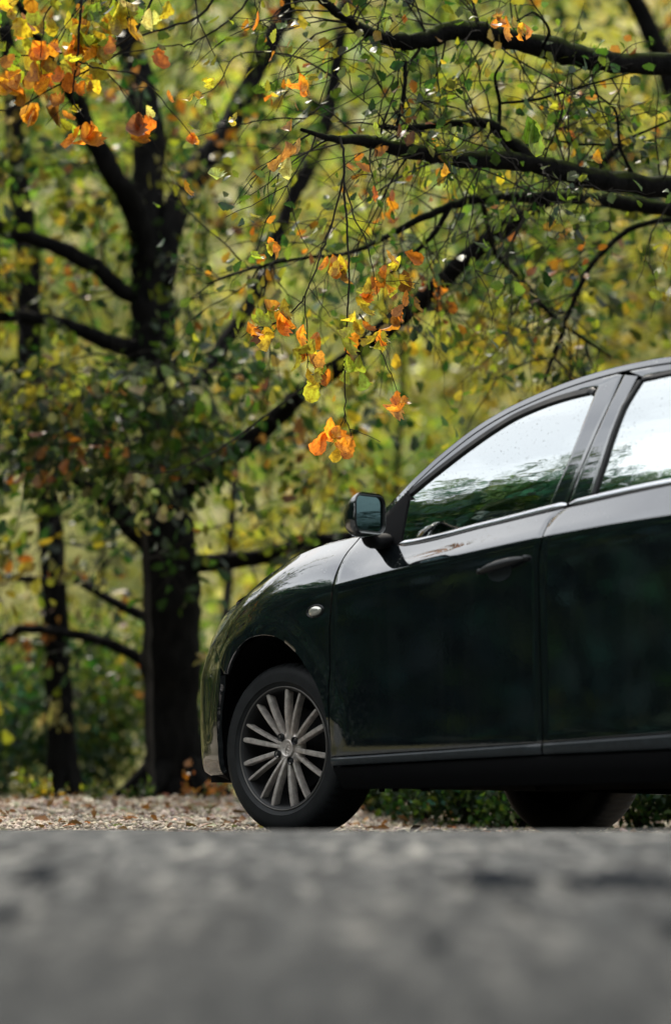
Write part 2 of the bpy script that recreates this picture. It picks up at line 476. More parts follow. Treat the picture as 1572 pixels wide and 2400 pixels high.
rx = axis([(-120, -12, 6), (-12, -3, 0.4), (-3, 3, 0.05), (3, 12, 0.4), (12, 120, 6)])
nr = 130
rows = []
for x in rx:
    e = 12.62 + 0.05 * math.sin(2.3 * x) + 0.035 * math.sin(7.1 * x + 1) + 0.02 * math.sin(19 * x + 2)
    ys_ = 2.4 + (e - 2.4) * np.linspace(0, 1, nr)
    zz = H(np.full(nr, x), ys_) + 0.008
    zz[-1] -= 0.012
    rows.append(np.stack([np.full(nr, x), ys_, zz], 1))
RV = np.array(rows); ni, nj = RV.shape[:2]
idx = np.arange(ni * nj).reshape(ni, nj)
rf = np.stack([idx[:-1, :-1], idx[1:, :-1], idx[1:, 1:], idx[:-1, 1:]], -1).reshape(-1, 4)
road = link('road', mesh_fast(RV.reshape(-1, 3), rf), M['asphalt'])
tag(road, 'worn grey asphalt road rising to a low crest', kind='structure')

def road_y(py):
    """Distance at which the photograph's row py (of the 1559-wide view) meets the near slope of the road."""
    py = py * 1.0084; lo, hi = 2.4, 9.0
    for _ in range(50):
        m_ = (lo + hi) / 2
        zz = float(H(0, m_)) + 0.008
        q = np.array([0, m_, zz]) - CAMP
        v = CY - F_PX * (q @ UPV) / (q @ FWD)
        if v > py: lo = m_
        else: hi = m_
    return lo

def crack(px0, px1, py, thick, seed):
    r_ = np.random.default_rng(seed)
    y0 = road_y(py); n = 26
    xs = (np.linspace(px0, px1, n) * 1.0084 - CX) / F_PX * y0
    V = []
    for i, x in enumerate(xs):
        e = math.sin(math.pi * i / (n - 1)) ** 0.4
        w_ = 1.7 * thick * e * (0.55 + 0.45 * r_.random()) * (0.35 if r_.random() < 0.22 else 1)
        c_ = y0 + 0.045 * math.sin(i * 0.5 + seed) + 0.02 * r_.normal()
        for s_ in (-1, 1):
            yy = c_ + s_ * w_ * 0.5
            V.append((x, yy, float(H(x, yy)) + 0.013))
    Fc = [(2 * i, 2 * i + 2, 2 * i + 3, 2 * i + 1) for i in range(n - 1)]
    link('tar_crack', mesh_from(V, Fc), M['tar'], road)

crack(1035, 1255, 2047, 0.30, 1)
crack(1285, 1640, 2052, 0.27, 2)
crack(45, 150, 2038, 0.28, 3)
crack(980, 1040, 2200, 0.12, 4)
crack(1510, 1640, 2160, 0.16, 5)
crack(1170, 1240, 2110, 0.10, 6)
crack(-60, 60, 2130, 0.16, 7)
crack(545, 585, 2055, 0.13, 8)

# stones and grit of the verge
def attr_mat(name, rough):
    m, nt, N, L, b = new_mat(name)
    a = N.new('ShaderNodeAttribute'); a.attribute_name = 'col'
    v = ramp(nt, noise(nt, 120, 4), [(0.3, (0.7, 0.7, 0.7)), (0.7, (1.15, 1.15, 1.15))])
    L.new(mixc(nt, 1.0, a.outputs['Color'], v, 'MULTIPLY'), b.inputs['Base Color'])
    b.inputs['Roughness'].default_value = rough
    return m
M['stone'] = attr_mat('limestone_grit', 0.85)

_oct_v = np.array([[1, 0, 0], [-1, 0, 0], [0, 1, 0], [0, -1, 0], [0, 0, 1], [0, 0, -1]], float)
_oct_f = np.array([[0, 2, 4], [2, 1, 4], [1, 3, 4], [3, 0, 4], [2, 0, 5], [1, 2, 5], [3, 1, 5], [0, 3, 5]])
def stones(n, xr, yr, smin, smax, seed, keep=None):
    r_ = np.random.default_rng(seed)
    x = r_.uniform(*xr, n); y = r_.uniform(*yr, n)
    if keep is not None:
        k = keep(x, y, r_); x, y = x[k], y[k]
    n = len(x)
    s = smin + (smax - smin) * r_.random(n) ** 3
    V = _oct_v[None] * (0.6 + 0.8 * r_.random((n, 6, 1))) * s[:, None, None] * np.array([1.15, 1.0, 0.65])
    a = r_.random(n) * 6.28; ca, sa = np.cos(a), np.sin(a)
    X = V[..., 0] * ca[:, None] - V[..., 1] * sa[:, None]; Y = V[..., 0] * sa[:, None] + V[..., 1] * ca[:, None]
    z = H(x, y) + s * 0.28
    V = np.stack([X + x[:, None], Y + y[:, None], V[..., 2] + z[:, None]], -1)
    Fc = (_oct_f[None] + 6 * np.arange(n)[:, None, None]).reshape(-1, 3)
    base = np.array([0.41, 0.335, 0.255]) * (0.45 + 0.9 * r_.random((n, 1))) + r_.normal(0, 0.015, (n, 3))
    base = np.clip(base, 0.02, 0.8)
    return V.reshape(-1, 3), Fc, np.repeat(base, 6, 0)
def verge_keep(x, y, r_):
    e = 12.62 + 0.05 * np.sin(2.3 * x) + 0.035 * np.sin(7.1 * x + 1)
    return (y > e + 0.02) | (r_.random(len(x)) < 0.10 * np.clip(1 - (e - y) / 0.5, 0, 1))
sv, sf, sc_ = stones(46000, (-2.4, 2.8), (12.1, 17.6), 0.004, 0.017, 3, verge_keep)
sv2, sf2, sc2 = stones(900, (-2.4, 2.8), (12.5, 17.6), 0.012, 0.030, 4, verge_keep)
gv = link('gravel', mesh_fast(np.vstack([sv, sv2]), np.vstack([sf, sf2 + len(sv)]), np.vstack([sc_, sc2])), M['stone'], smooth=False)
tag(gv, 'loose pale gravel and grit along the road edge', 'gravel', kind='stuff')

# ------------------------------------------------------------------ the car
YAW = R(48)
_c, _s = math.cos(YAW), math.sin(YAW)
car = empty('sedan', (0.39517, 12.52861, 0.0), math.pi - YAW)
tag(car, 'black four-door sedan with alloy wheels parked beside the road', 'car')

PLAN = np.array([(.815, 0), (.808, .2), (.778, .38), (.705, .55), (.60, .675), (.48, .765), (.30, .835), (.15, .858), (0, .868), (-.35, .872),
                 (-1, .875), (-1.6, .875), (-2.2, .868), (-2.65, .855), (-3.1, .82), (-3.35, .765), (-3.52, .665), (-3.60, .48), (-3.632, .25), (-3.638, 0)])
_pl = catmull(PLAN, 14)
_d = np.concatenate([[0], np.cumsum(np.linalg.norm(np.diff(_pl, axis=0), axis=1))])
_S0 = np.interp(0.0, -_pl[:, 0][:200], _d[:200])          # arc length where x = 0
_ps = _d - _S0                                            # s grows rearwards; on the flank s is close to -x
S_FRONT, S_REAR = _ps[0], _ps[-1]
_px, _py = pchip(_ps, _pl[:, 0]), pchip(_ps, _pl[:, 1])
def plan(s):
    p = np.array([_px(s), _py(s)]); e = 0.01
    t = np.array([_px(s + e) - _px(s - e), _py(s + e) - _py(s - e)]); t /= np.linalg.norm(t) + 1e-12
    return p, np.array([t[1], -t[0]]) * (1 if True else -1)
def s_of_x(x):
    return float(np.interp(-x, -_pl[:, 0], _ps))

# character lines: for each station s eleven (z, inset) pairs from sill to belt line
def door_rows(zc, zt, it, soft=0.0, mid=None):
    return [(.15, .07), (.243, .010), (.286, .0055), (.335, .0042), (.45, .0035), (.62, .003), (zc - .10, .002), (zc - .006 - soft, .003),
            (zc + .003 + soft, .007 + soft * .35)] + [mid if mid else ((zc + .003 + zt) / 2, (.007 + it) / 2), (zt, it)]
NOSE = [(.215, .055), (.24, .020), (.29, .009), (.33, .006), (.42, .002)]
STN = [
    (S_FRONT, NOSE + [(.50, 0), (.56, .01), (.62, .03), (.67, .06), (.72, .10), (.77, .16)]),
    (-.90, NOSE + [(.54, 0), (.59, .01), (.64, .03), (.69, .06), (.745, .10), (.80, .16)]),
    (-.58, NOSE + [(.57, .002), (.63, .014), (.69, .032), (.74, .052), (.80, .080), (.862, .128)]),
    (-.36, [(.19, .06), (.243, .018), (.286, .010), (.335, .008), (.45, .005), (.58, .004), (.66, .008), (.72, .020), (.77, .040), (.83, .078), (.895, .145)]),
    (-.15, [(.16, .07), (.243, .014), (.286, .008), (.335, .007), (.45, .005), (.60, .004), (.70, .002), (.77, .008), (.825, .024), (.89, .062), (.962, .145)]),
    (.05, door_rows(.835, 1.022, .138, .022, (.945, .060))),
    (.20, door_rows(.860, 1.046, .136, .010, (.965, .058))),
    (.35, door_rows(.876, 1.055, .127, .002, (.972, .054))),
    (.50, door_rows(.893, 1.030, .095)),
    (.64, door_rows(.908, .998, .067)),
    (1.06, door_rows(.948, 1.034, .065)),
    (1.44, door_rows(.979, 1.073, .065)),
    (1.93, door_rows(1.006, 1.112, .066)),
    (2.45, door_rows(1.020, 1.130, .070)),
    (2.95, door_rows(1.022, 1.125, .085, .01)),
    (3.45, door_rows(1.015, 1.105, .10, .01)),
    (3.85, [(.20, .08), (.25, .03), (.30, .015), (.34, .01), (.45, .0), (.62, .0), (.72, .01), (.85, .03), (.93, .05), (1.02, .08), (1.09, .13)]),
    (S_REAR, [(.20, .08), (.25, .03), (.30, .015), (.34, .01), (.45, .0), (.62, .0), (.72, .01), (.85, .03), (.93, .05), (1.02, .08), (1.08, .13)]),
]
_ss = np.array([a for a, _ in STN])
_zf = [pchip(_ss, [r[k][0] for _, r in STN]) for k in range(11)]
_if = [pchip(_ss, [r[k][1] for _, r in STN]) for k in range(11)]
_cache = {}
def rows_at(s):
    k = round(float(s), 4)
    if k not in _cache:
        z = np.array([float(f(s)) for f in _zf]); i = np.array([float(f(s)) for f in _if])
        _cache[k] = (z, i, pchip(z, i))
    return _cache[k]

ARCH = np.array([(-.345, .16), (-.345, .25), (-.339, .35), (-.318, .45), (-.277, .53), (-.222, .592), (-.14, .664), (-.058, .706), (.02, .716),
                 (.098, .707), (.178, .666), (.237, .610), (.283, .540), (.315, .46), (.330, .36), (.332, .22)])   # (x, z)
ARC = np.array([0.0, 0.36])
_aang = np.arctan2(ARCH[:, 1] - ARC[1], -(ARCH[:, 0] - ARC[0]))
_arad = np.hypot(ARCH[:, 0] - ARC[0], ARCH[:, 1] - ARC[1])
_ao = np.argsort(_aang)
def arch_r(a): return np.interp(a, _aang[_ao], _arad[_ao])

def S(s, z, off=0.0, flare=True):
    """Point of the body side at plan arc length s and height z (left side, y > 0)."""
    p, n = plan(s)
    zr, ir, f = rows_at(s)
    ins = float(f(z)) - off
    if flare:
        for xc in (0.0, 2.652):
            dx, dz = s - xc, z - ARC[1]
            if abs(dx) < 0.6 and dz > -0.05:
                a = math.atan2(dz, dx)
                q = math.hypot(dx, dz) - float(arch_r(a if xc == 0 else math.atan2(dz, -abs(dx))))
                if q < 0.09:
                    t = min(max((0.085 - q) / 0.040, 0), 1); ins -= 0.007 * t * t * (3 - 2 * t) * min(1, max(0, (dz + .05) / .1))
    sgn = 1 if n[1] * 1 >= 0 or abs(n[1]) < 1e-6 else 1
    q = p + n * (-ins) if True else p
    return np.array([q[0], q[1], z])
# make sure the plan normal points outwards
if plan(1.0)[1][1] < 0:
    _plan0 = plan
    def plan(s):
        p, n = _plan0(s)
        return p, -n

def finish_panel(G, name, mat, parent, mirror=False, depth=0.016, edge=0.0012):
    """Grid of points -> sheet-metal panel whose rim is rounded and returned inwards."""
    G = np.array(G, float)
    n, m = G.shape[:2]
    du = np.gradient(G, axis=0); dv = np.gradient(G, axis=1)
    Nn = np.cross(du, dv); Nn /= np.linalg.norm(Nn, axis=2)[..., None] + 1e-12
    cen = G.reshape(-1, 3).mean(0)
    out = np.array([0, 1.0, 0.35]) if cen[1] > 0.3 else np.array([0.2 if cen[0] > -1.5 else -0.3, 0, 1.0])
    if (Nn.reshape(-1, 3) @ out).mean() < 0: Nn = -Nn
    A = G.copy()
    rim = np.zeros((n, m), bool); rim[0] = rim[-1] = True; rim[:, 0] = rim[:, -1] = True
    A[rim] -= Nn[rim] * edge
    acc = Acc(); acc.grid(A)
    loop = [(i, 0) for i in range(n)] + [(n - 1, j) for j in range(1, m)] + [(i, m - 1) for i in range(n - 2, -1, -1)] + [(0, j) for j in range(m - 2, 0, -1)]
    b = len(acc.v)
    for (i, j) in loop: acc.v.append((A[i, j] - Nn[i, j] * depth).tolist())
    k = len(loop)
    for q in range(k):
        i, j = loop[q]; i2, j2 = loop[(q + 1) % k]
        acc.f.append((i * m + j, i2 * m + j2, b + (q + 1) % k, b + q))
    obs = []
    for sg in ((1, -1) if mirror else (1,)):
        a2 = Acc(); a2.v = [(x, y * sg, z) for x, y, z in acc.v]; a2.f = list(acc.f)
        me = a2.mesh()
        try: me.shade_smooth()
        except Exception: pass
        o = link(name, me, mat, parent if not isinstance(parent, (list, tuple)) else parent[0 if sg == 1 else 1])
        md = o.modifiers.new('split', 'EDGE_SPLIT'); md.split_angle = R(38)
        obs.append(o)
    return obs

def spread(n, e=0.006):
    """Parameters 0..1 with an extra line close to both ends."""
    t = np.linspace(0, 1, n)
    return np.concatenate([[0], [e], t[1:-1], [1 - e], [1]])

def side_panel(xl, xr, zb, zt, nx, name, parent, mat=None, off=0.0, depth=0.016, nz_extra=2):
    """Structured side panel between cut lines xl(z), xr(z) (in s) and bottom/top lines; rows follow the character lines."""
    tz = []
    G = []
    us = spread(nx)
    # rows: character-line fractions between bottom and top plus subdivisions
    def zlist(s):
        zr, _, _ = rows_at(s)
        b_, t_ = zb(s), zt(s, zr)
        ks = [b_, b_ + .006]
        for k in range(3, 10):
            ks.append(min(max(zr[k], b_ + .008 + .001 * k), t_ - .012 + .001 * (k - 9)))
        ks += [t_ - .006, t_]
        ks = np.array(ks); res = []
        for a, b in zip(ks[:-1], ks[1:]):
            res += [a + (b - a) * q / 3 for q in range(3)]
        return np.array(res + [ks[-1]])
    for u in us:
        s_mid = xl(0.6) + (xr(0.6) - xl(0.6)) * u
        zs = zlist(s_mid); col = []
        for z in zs:
            s_ = xl(z) + (xr(z) - xl(z)) * u
            col.append(S(s_, z, off))
        G.append(col)
    return finish_panel(np.array(G), name, mat or M['paint'], parent, mirror=True, depth=depth)

GAP = 0.0028
# front door cut lines in s (= -x)
fd_z = [.15, .30, .532, .703, .803, .878, .901, .982, 1.056, 1.2]
fd_s = [.345, .345, .345, .343, .352, .359, .356, .360, .376, .40]
_fd = pchip(fd_z, fd_s)
bd_z = [.15, .324, .6, .875, .932, .974, 1.022, 1.054, 1.073, 1.2]
bd_s = [1.386, 1.388, 1.380, 1.376, 1.384, 1.394, 1.392, 1.420, 1.450, 1.46]
_bd = pchip(bd_z, bd_s)
_rd = lambda z: float(np.interp(z, [.15, .36, .5, .62, .72, .80, .9, 1.2], [2.28, 2.28, 2.32, 2.40, 2.47, 2.50, 2.50, 2.47]))

ztop = lambda s, zr: zr[10]
zbot = lambda s: float(np.interp(s, [.345, 1.0, 1.4, 2.0, 2.5], [.272, .286, .296, .312, .325]))
fdoor = [None, None]; rdoor = [None, None]
a_, b_ = side_panel(lambda z: float(_fd(z)) + GAP, lambda z: float(_bd(z)) - GAP, zbot, ztop, 34, 'front_door', car)
fdoor = (a_, b_)
a_, b_ = side_panel(lambda z: float(_bd(z)) + GAP, lambda z: _rd(z) - GAP, zbot, ztop, 30, 'rear_door', car)
rdoor = (a_, b_)

# front fender: polar grid between the wheel arch and the outer cut lines
hl = [(.408, .719), (.355, .76), (.304, .815), (.282, .856), (.268, .895)]     # bumper joint, headlamp edge (x, z)
poly = [(-float(_fd(z)) + GAP, z) for z in np.linspace(.25, 1.05, 40)]
poly = [(x, z) for x, z in poly]
tops = [(-s, float(_zf[10](s)) - 0.001) for s in np.linspace(.37, -.268, 40)]
outer = np.array([(-.345 + GAP, .235)] + poly + tops + hl[::-1])
ang = np.arctan2(outer[:, 1] - ARC[1], -(outer[:, 0]))
od = resample(outer, 150)
corner_idx = []
for cpt in [outer[0], (-.37, 1.05), (.268, .895), (.408, .719)]:
    k = int(np.argmin(np.hypot(od[:, 0] - cpt[0], od[:, 1] - cpt[1]))); od[k] = cpt
G = []
for x, z in od:
    a = math.atan2(z - ARC[1], -x)
    r0 = float(arch_r(a)); r1 = max(math.hypot(x, z - ARC[1]), r0 + 0.004)
    col = []
    for t in np.concatenate([[0, .004], np.linspace(0, 1, 34)[1:-1], [.996, 1]]):
        r = r0 + (r1 - r0) * t
        xx, zz = -r * math.cos(a), ARC[1] + r * math.sin(a)
        col.append(S(-xx, zz))
    G.append(col)
fender = finish_panel(np.array(G), 'front_fender', M['paint'], car, mirror=True, depth=0.02)

# rear quarter panel
G = []
q_out = [(float(_rd(z)) + GAP, z) for z in np.linspace(.40, 1.10, 30)] + [(s, float(_zf[10](s)) - .001) for s in np.linspace(2.5, 3.55, 36)] + [(3.55, z) for z in np.linspace(1.08, .62, 18)] + [(s, .62) for s in np.linspace(3.5, 3.02, 14)]
qo = resample(np.array(q_out), 130)
for s, z in qo:
    ds = s - 2.652; a = math.atan2(z - ARC[1], ds)
    r0 = 0.362; r1 = max(math.hypot(ds, z - ARC[1]), r0 + .004)
    col = []
    for t in spread(22, .004):
        r = r0 + (r1 - r0) * t
        col.append(S(2.652 + r * math.cos(a), ARC[1] + r * math.sin(a), flare=False))
    G.append(col)
quarter = finish_panel(np.array(G), 'rear_quarter', M['paint'], car, mirror=True, depth=0.02)

# front bumper (wraps to the centre line) and rear bumper
def wrap_patch(left, right, bottom, top, nu, nv, name, mat, mirror=True, off=0.0, parent=None, depth=.016):
    L_ = resample(left, nv); R_ = resample(right, nv); B_ = resample(bottom, nu); T_ = resample(top, nu)
    C = coons(L_, R_, B_, T_)
    n, m = C.shape[:2]
    G = np.array([[S(C[i, j, 0], C[i, j, 1], off, flare=True) for j in range(m)] for i in range(n)])
    return finish_panel(G, name, mat, parent or car, mirror=mirror, depth=depth)
arch_f = [(-x, z) for x, z in ARCH[::-1] if x > .28]
left = [(-.333, .222)] + [(-.332, .30), (-.330, .36), (-.315, .46), (-.285, .54)] + [(-.285, .612), (-.347, .664), (-.410, .714)]
topb = [(-.410, .714), (-.475, .688), (-.60, .668), (-.80, .655), (-1.0, .62), (S_FRONT + .001, .60)]
right = [(S_FRONT + .001, .222), (S_FRONT + .001, .60)]
bot = [(-.333, .222), (S_FRONT + .001, .222)]
bumper = wrap_patch(left, right, bot, topb, 46, 30, 'front_bumper', M['paint'], depth=.02)
head = wrap_patch([(-.412, .722), (-.358, .763), (-.308, .817), (-.286, .858), (-.274, .890)], [(-1.0, .640), (-1.0, .735)],
                  [(-.412, .722), (-.478, .694), (-.60, .674), (-.80, .661), (-1.0, .640)],
                  [(-.274, .890), (-.40, .868), (-.55, .842), (-.75, .80), (-1.0, .735)], 30, 14, 'headlight', M['lens'])
grille = wrap_patch([(-1.005, .625), (-1.005, .735)], [(S_FRONT + .001, .605), (S_FRONT + .001, .735)],
                    [(-1.005, .625), (S_FRONT + .001, .605)], [(-1.005, .735), (S_FRONT + .001, .735)], 16, 8, 'grille', M['plastic'], off=-.012)
lowg = wrap_patch([(-.85, .30), (-.85, .44)], [(S_FRONT + .001, .30), (S_FRONT + .001, .44)], [(-.85, .30), (S_FRONT + .001, .30)],
                  [(-.85, .44), (S_FRONT + .001, .44)], 14, 6, 'lower_grille', M['plastic'], off=.003)
for o_, b_ in zip(lowg, bumper): o_.parent = b_
rb = wrap_patch([(2.652 + .345, .222), (2.652 + .362, .40), (2.652 + .27, .60), (3.02, .615)], [(S_REAR - .001, .222), (S_REAR - .001, .66)],
                [(2.652 + .345, .222), (S_REAR - .001, .222)], [(3.02, .615), (3.55, .615), (S_REAR - .001, .66)], 30, 18, 'rear_bumper', M['paint'])
tl = wrap_patch([(3.555, .70), (3.555, 1.06)], [(3.95, .80), (3.95, 1.04)], [(3.555, .70), (3.95, .80)], [(3.555, 1.06), (3.95, 1.04)], 12, 8, 'tail_light', M['lens_r'])
tp = wrap_patch([(3.955, .68), (3.955, 1.05)], [(S_REAR - .001, .68), (S_REAR - .001, 1.05)], [(3.955, .68), (S_REAR - .001, .68)], [(3.955, 1.05), (S_REAR - .001, 1.05)], 10, 8, 'trunk_panel', M['paint'])

# greenhouse: everything above the belt line lies on y = yg(x, z)
def yg(x, z, off=0.0):
    s = s_of_x(x); p, n = plan(s)
    zr, ir, _ = rows_at(s)
    h = z - zr[10]
    return float(p[1] - ir[10] - .21 * h - .40 * h * max(h, 0) + off)
def gpt(x, z, off=0.0): return np.array([x, yg(x, z, off), z])
SIL = np.array([(-.335, 1.062), (-.44, 1.105), (-.552, 1.172), (-.656, 1.257), (-.739, 1.320), (-.869, 1.400), (-1.005, 1.457), (-1.149, 1.497), (-1.293, 1.526),
                (-1.441, 1.545), (-1.59, 1.555), (-1.752, 1.557), (-2.0, 1.548), (-2.3, 1.518), (-2.6, 1.455), (-2.85, 1.36), (-3.05, 1.255), (-3.25, 1.14)])
SILf = catmull(SIL, 8)
def offset2d(P, d):
    T = np.gradient(P, axis=0); T /= np.linalg.norm(T, axis=1)[:, None]
    Nn = np.stack([T[:, 1], -T[:, 0]], 1)              # towards the car's inside (path runs front to back)
    Nn[Nn[:, 1] > 0] *= -1
    return P + Nn * d
def strip(A, B, name, mat, parent, mirror=True, off=0.0, nv=5, depth=.012, flat=True, edge=.002):
    n = max(len(A), len(B)); A = resample(A, n); B = resample(B, n)
    vs = spread(nv, .08 if nv < 8 else .02)
    G = np.array([[gpt(*(A[i] * (1 - t) + B[i] * t), off) for t in vs] for i in range(n)])
    return finish_panel(G, name, mat, parent, mirror=mirror, depth=depth, edge=edge)
def cut(P, x0, x1): return P[(P[:, 0] <= x0) & (P[:, 0] >= x1)]
rail = strip(SILf, offset2d(SILf, .024), 'roof_rail', M['paint'], car)
# front side window outline (x, z)
GT = np.array([(-.634, 1.178), (-.648, 1.196), (-.766, 1.270), (-.898, 1.345), (-1.033, 1.409), (-1.126, 1.438), (-1.224, 1.458), (-1.324, 1.470), (-1.420, 1.476), (-1.434, 1.468)])
GR = np.array([(-1.434, 1.468), (-1.431, 1.35), (-1.407, 1.218), (-1.356, 1.080)])
belt_z = lambda x: float(rows_at(s_of_x(x))[0][10])
GT2 = catmull(GT[:-1], 6)
GT2 = np.vstack([GT2, GT[-1]])
# door frame: follows the rail, then down the B pillar
frame_out_top = cut(offset2d(SILf, .0275), -.60, -1.53)
bgap = np.array([(-1.555, 1.515), (-1.543, 1.444), (-1.507, 1.283), (-1.472, 1.16), (-1.4545, 1.088), (-1.447, 1.078)])
ft = np.vstack([frame_out_top, [(-1.548, 1.5155)]])
fi = np.vstack([offset2d(GT2, -.011)[:-1], [(-1.446, 1.485)]])
for dr, side in ((fdoor, 0),):
    strip(ft, np.vstack([fi]), 'window_frame', M['paint'], fdoor, nv=4)
strip(np.vstack([[(-1.548, 1.5155)], bgap[1:]]) + np.array([GAP, 0]), np.vstack([[(-1.446, 1.485)], GR[1:] + np.array([-.006, 0])]), 'pillar_panel', M['paint'], fdoor, nv=7, off=.002)
strip(offset2d(GT2, -.012), offset2d(GT2, .009), 'window_seal', M['rubber'], fdoor, nv=3, off=.004, depth=.02)
def pane(outline_top, outline_bot, name, parent, off=-.006):
    n = 46; A = resample(outline_top, n); B = resample(outline_bot, n)
    G = np.array([[gpt(*(A[i] * (1 - t) + B[i] * t), off) for t in np.linspace(0, 1, 18)] for i in range(n)])
    acc = Acc(); acc.grid(G); obs = []
    for sg in (1, -1):
        a2 = Acc(); a2.v = [(x, y * sg, z) for x, y, z in acc.v]; a2.f = acc.f
        obs.append(link(name, a2.mesh(), M['glass'], parent[0 if sg == 1 else 1]))
    return obs
bot_f = np.array([(x, belt_z(x) - .004) for x in np.linspace(-.636, -1.385, 40)])
pane(np.vstack([GT2, [(-1.462, 1.468)]]), np.vstack([bot_f]), 'window_glass', fdoor)
# fill the rear lower part of the pane: the pane above already runs to the B pillar line through its right-hand edge
# sail panel at the mirror foot
strip(np.array([(-.40, 1.062), (-.47, 1.098), (-.552, 1.146), (-.604, 1.188), (-.632, 1.212)]), np.array([(-.40, 1.052), (-.47, 1.040), (-.552, 1.016), (-.60, 1.006), (-.640, 1.000)]), 'sail_panel', M['sail'], fdoor, nv=5, off=.002)
# rear side window
RG_l = np.array([(-1.57, 1.109), (-1.591, 1.209), (-1.608, 1.37), (-1.625, 1.458), (-1.650, 1.487)])
RT = catmull(np.array([(-1.650, 1.487), (-1.80, 1.494), (-2.0, 1.486), (-2.2, 1.458), (-2.36, 1.405), (-2.45, 1.30), (-2.49, 1.18)]), 6)
bot_r = np.array([(x, belt_z(x) - .004) for x in np.linspace(-1.57, -2.48, 40)])
frame_r_out = cut(offset2d(SILf, .0275), -1.56, -2.56)
strip(np.vstack([frame_r_out, [(-2.60, 1.20)]]), np.vstack([offset2d(RT, -.012)]), 'window_frame', M['paint'], rdoor, nv=4)
strip(bgap[:-1] - np.array([GAP, 0]), np.vstack([[(-1.625, 1.503)], (RG_l[::-1] + np.array([.014, 0]))[1:]]), 'pillar_panel', M['paint'], rdoor, nv=7, off=.002)
strip(RG_l + np.array([.014, 0]), RG_l + np.array([-.004, 0]), 'window_seal', M['rubber'], rdoor, nv=3, off=.004, depth=.02)
strip(offset2d(RT, -.012), offset2d(RT, .003), 'window_seal', M['rubber'], rdoor, nv=3, off=.003, depth=.02)
pane(np.vstack([RG_l[3:4], RT]), np.vstack([bot_r]), 'window_glass', rdoor)
# C pillar
strip(cut(offset2d(SILf, .0275), -2.58, -3.3), np.array([(x, belt_z(x) + .002) for x in np.linspace(-2.50, -3.26, 20)]), 'rear_pillar', M['paint'], car, nv=6)

# belt mouldings (bright strip under the windows)
def bar_along(xs, zf, off, rz, ry, name, parent, mat):
    obs = []
    pts = np.array([[x, yg(x, zf(x)) + off, zf(x)] for x in xs]); n = 10
    G = []
    for i, p in enumerate(pts):
        e = 1.0 if 0 < i < len(pts) - 1 else 0.25
        G.append([(p[0], p[1] + ry * e * math.cos(2 * math.pi * k / n), p[2] + rz * e * math.sin(2 * math.pi * k / n) - .5 * ry * math.cos(2 * math.pi * k / n)) for k in range(n + 1)])
    acc = Acc(); acc.grid(np.array(G))
    for sg in (1, -1):
        a2 = Acc(); a2.v = [(x, y * sg, z) for x, y, z in acc.v]; a2.f = acc.f
        obs.append(link(name, a2.mesh(), mat, parent[0 if sg == 1 else 1]))
    return obs
bar_along(np.linspace(-.632, -1.445, 30), lambda x: belt_z(x) + .007, -.001, .0105, .007, 'belt_trim', fdoor, M['chrome'])
bar_along(np.linspace(-1.458, -2.50, 30), lambda x: belt_z(x) + .007, -.001, .0105, .007, 'belt_trim', rdoor, M['chrome'])

# side mouldings along the sill and the black sill below
def sill_strip(s0, s1, zlo, zhi, out, name, parent, mat, n=26):
    G = []
    for s in np.linspace(s0, s1, n):
        e = 0.2 if s in (s0, s1) else 1.0
        lo, hi = zlo(s), zhi(s)
        prof = [(lo, -.01), (lo + .002, out * .7 * e), (lo + (hi - lo) * .4, out * e), (hi - .006, out * .95 * e), (hi, out * .4 * e), (hi + .002, -.012)]
        G.append([S(s, z, o, flare=False) for z, o in prof])
    acc = Acc(); acc.grid(np.array(G)); obs = []
    for sg in (1, -1):
        a2 = Acc(); a2.v = [(x, y * sg, z) for x, y, z in acc.v]; a2.f = acc.f
        o = link(name, a2.mesh(), mat, parent[0 if sg == 1 else 1] if isinstance(parent, (tuple, list)) else parent)
        md = o.modifiers.new('split', 'EDGE_SPLIT'); md.split_angle = R(40)
        obs.append(o)
    return obs
zhi = lambda s: float(np.interp(s, [.345, .865, 1.35, 1.94, 2.3], [.267, .279, .291, .307, .316]))
zlo = lambda s: float(np.interp(s, [.345, .865, 1.35, 1.94, 2.3], [.238, .247, .255, .262, .268]))
sill_strip(.347, 1.382, zlo, zhi, .014, 'side_moulding', fdoor, M['trim'])
sill_strip(1.390, 2.275, zlo, zhi, .014, 'side_moulding', rdoor, M['trim'])
sill_strip(.35, 2.27, lambda s: .158, lambda s: zlo(s) - .006, .002, 'sill', car, M['dark'])

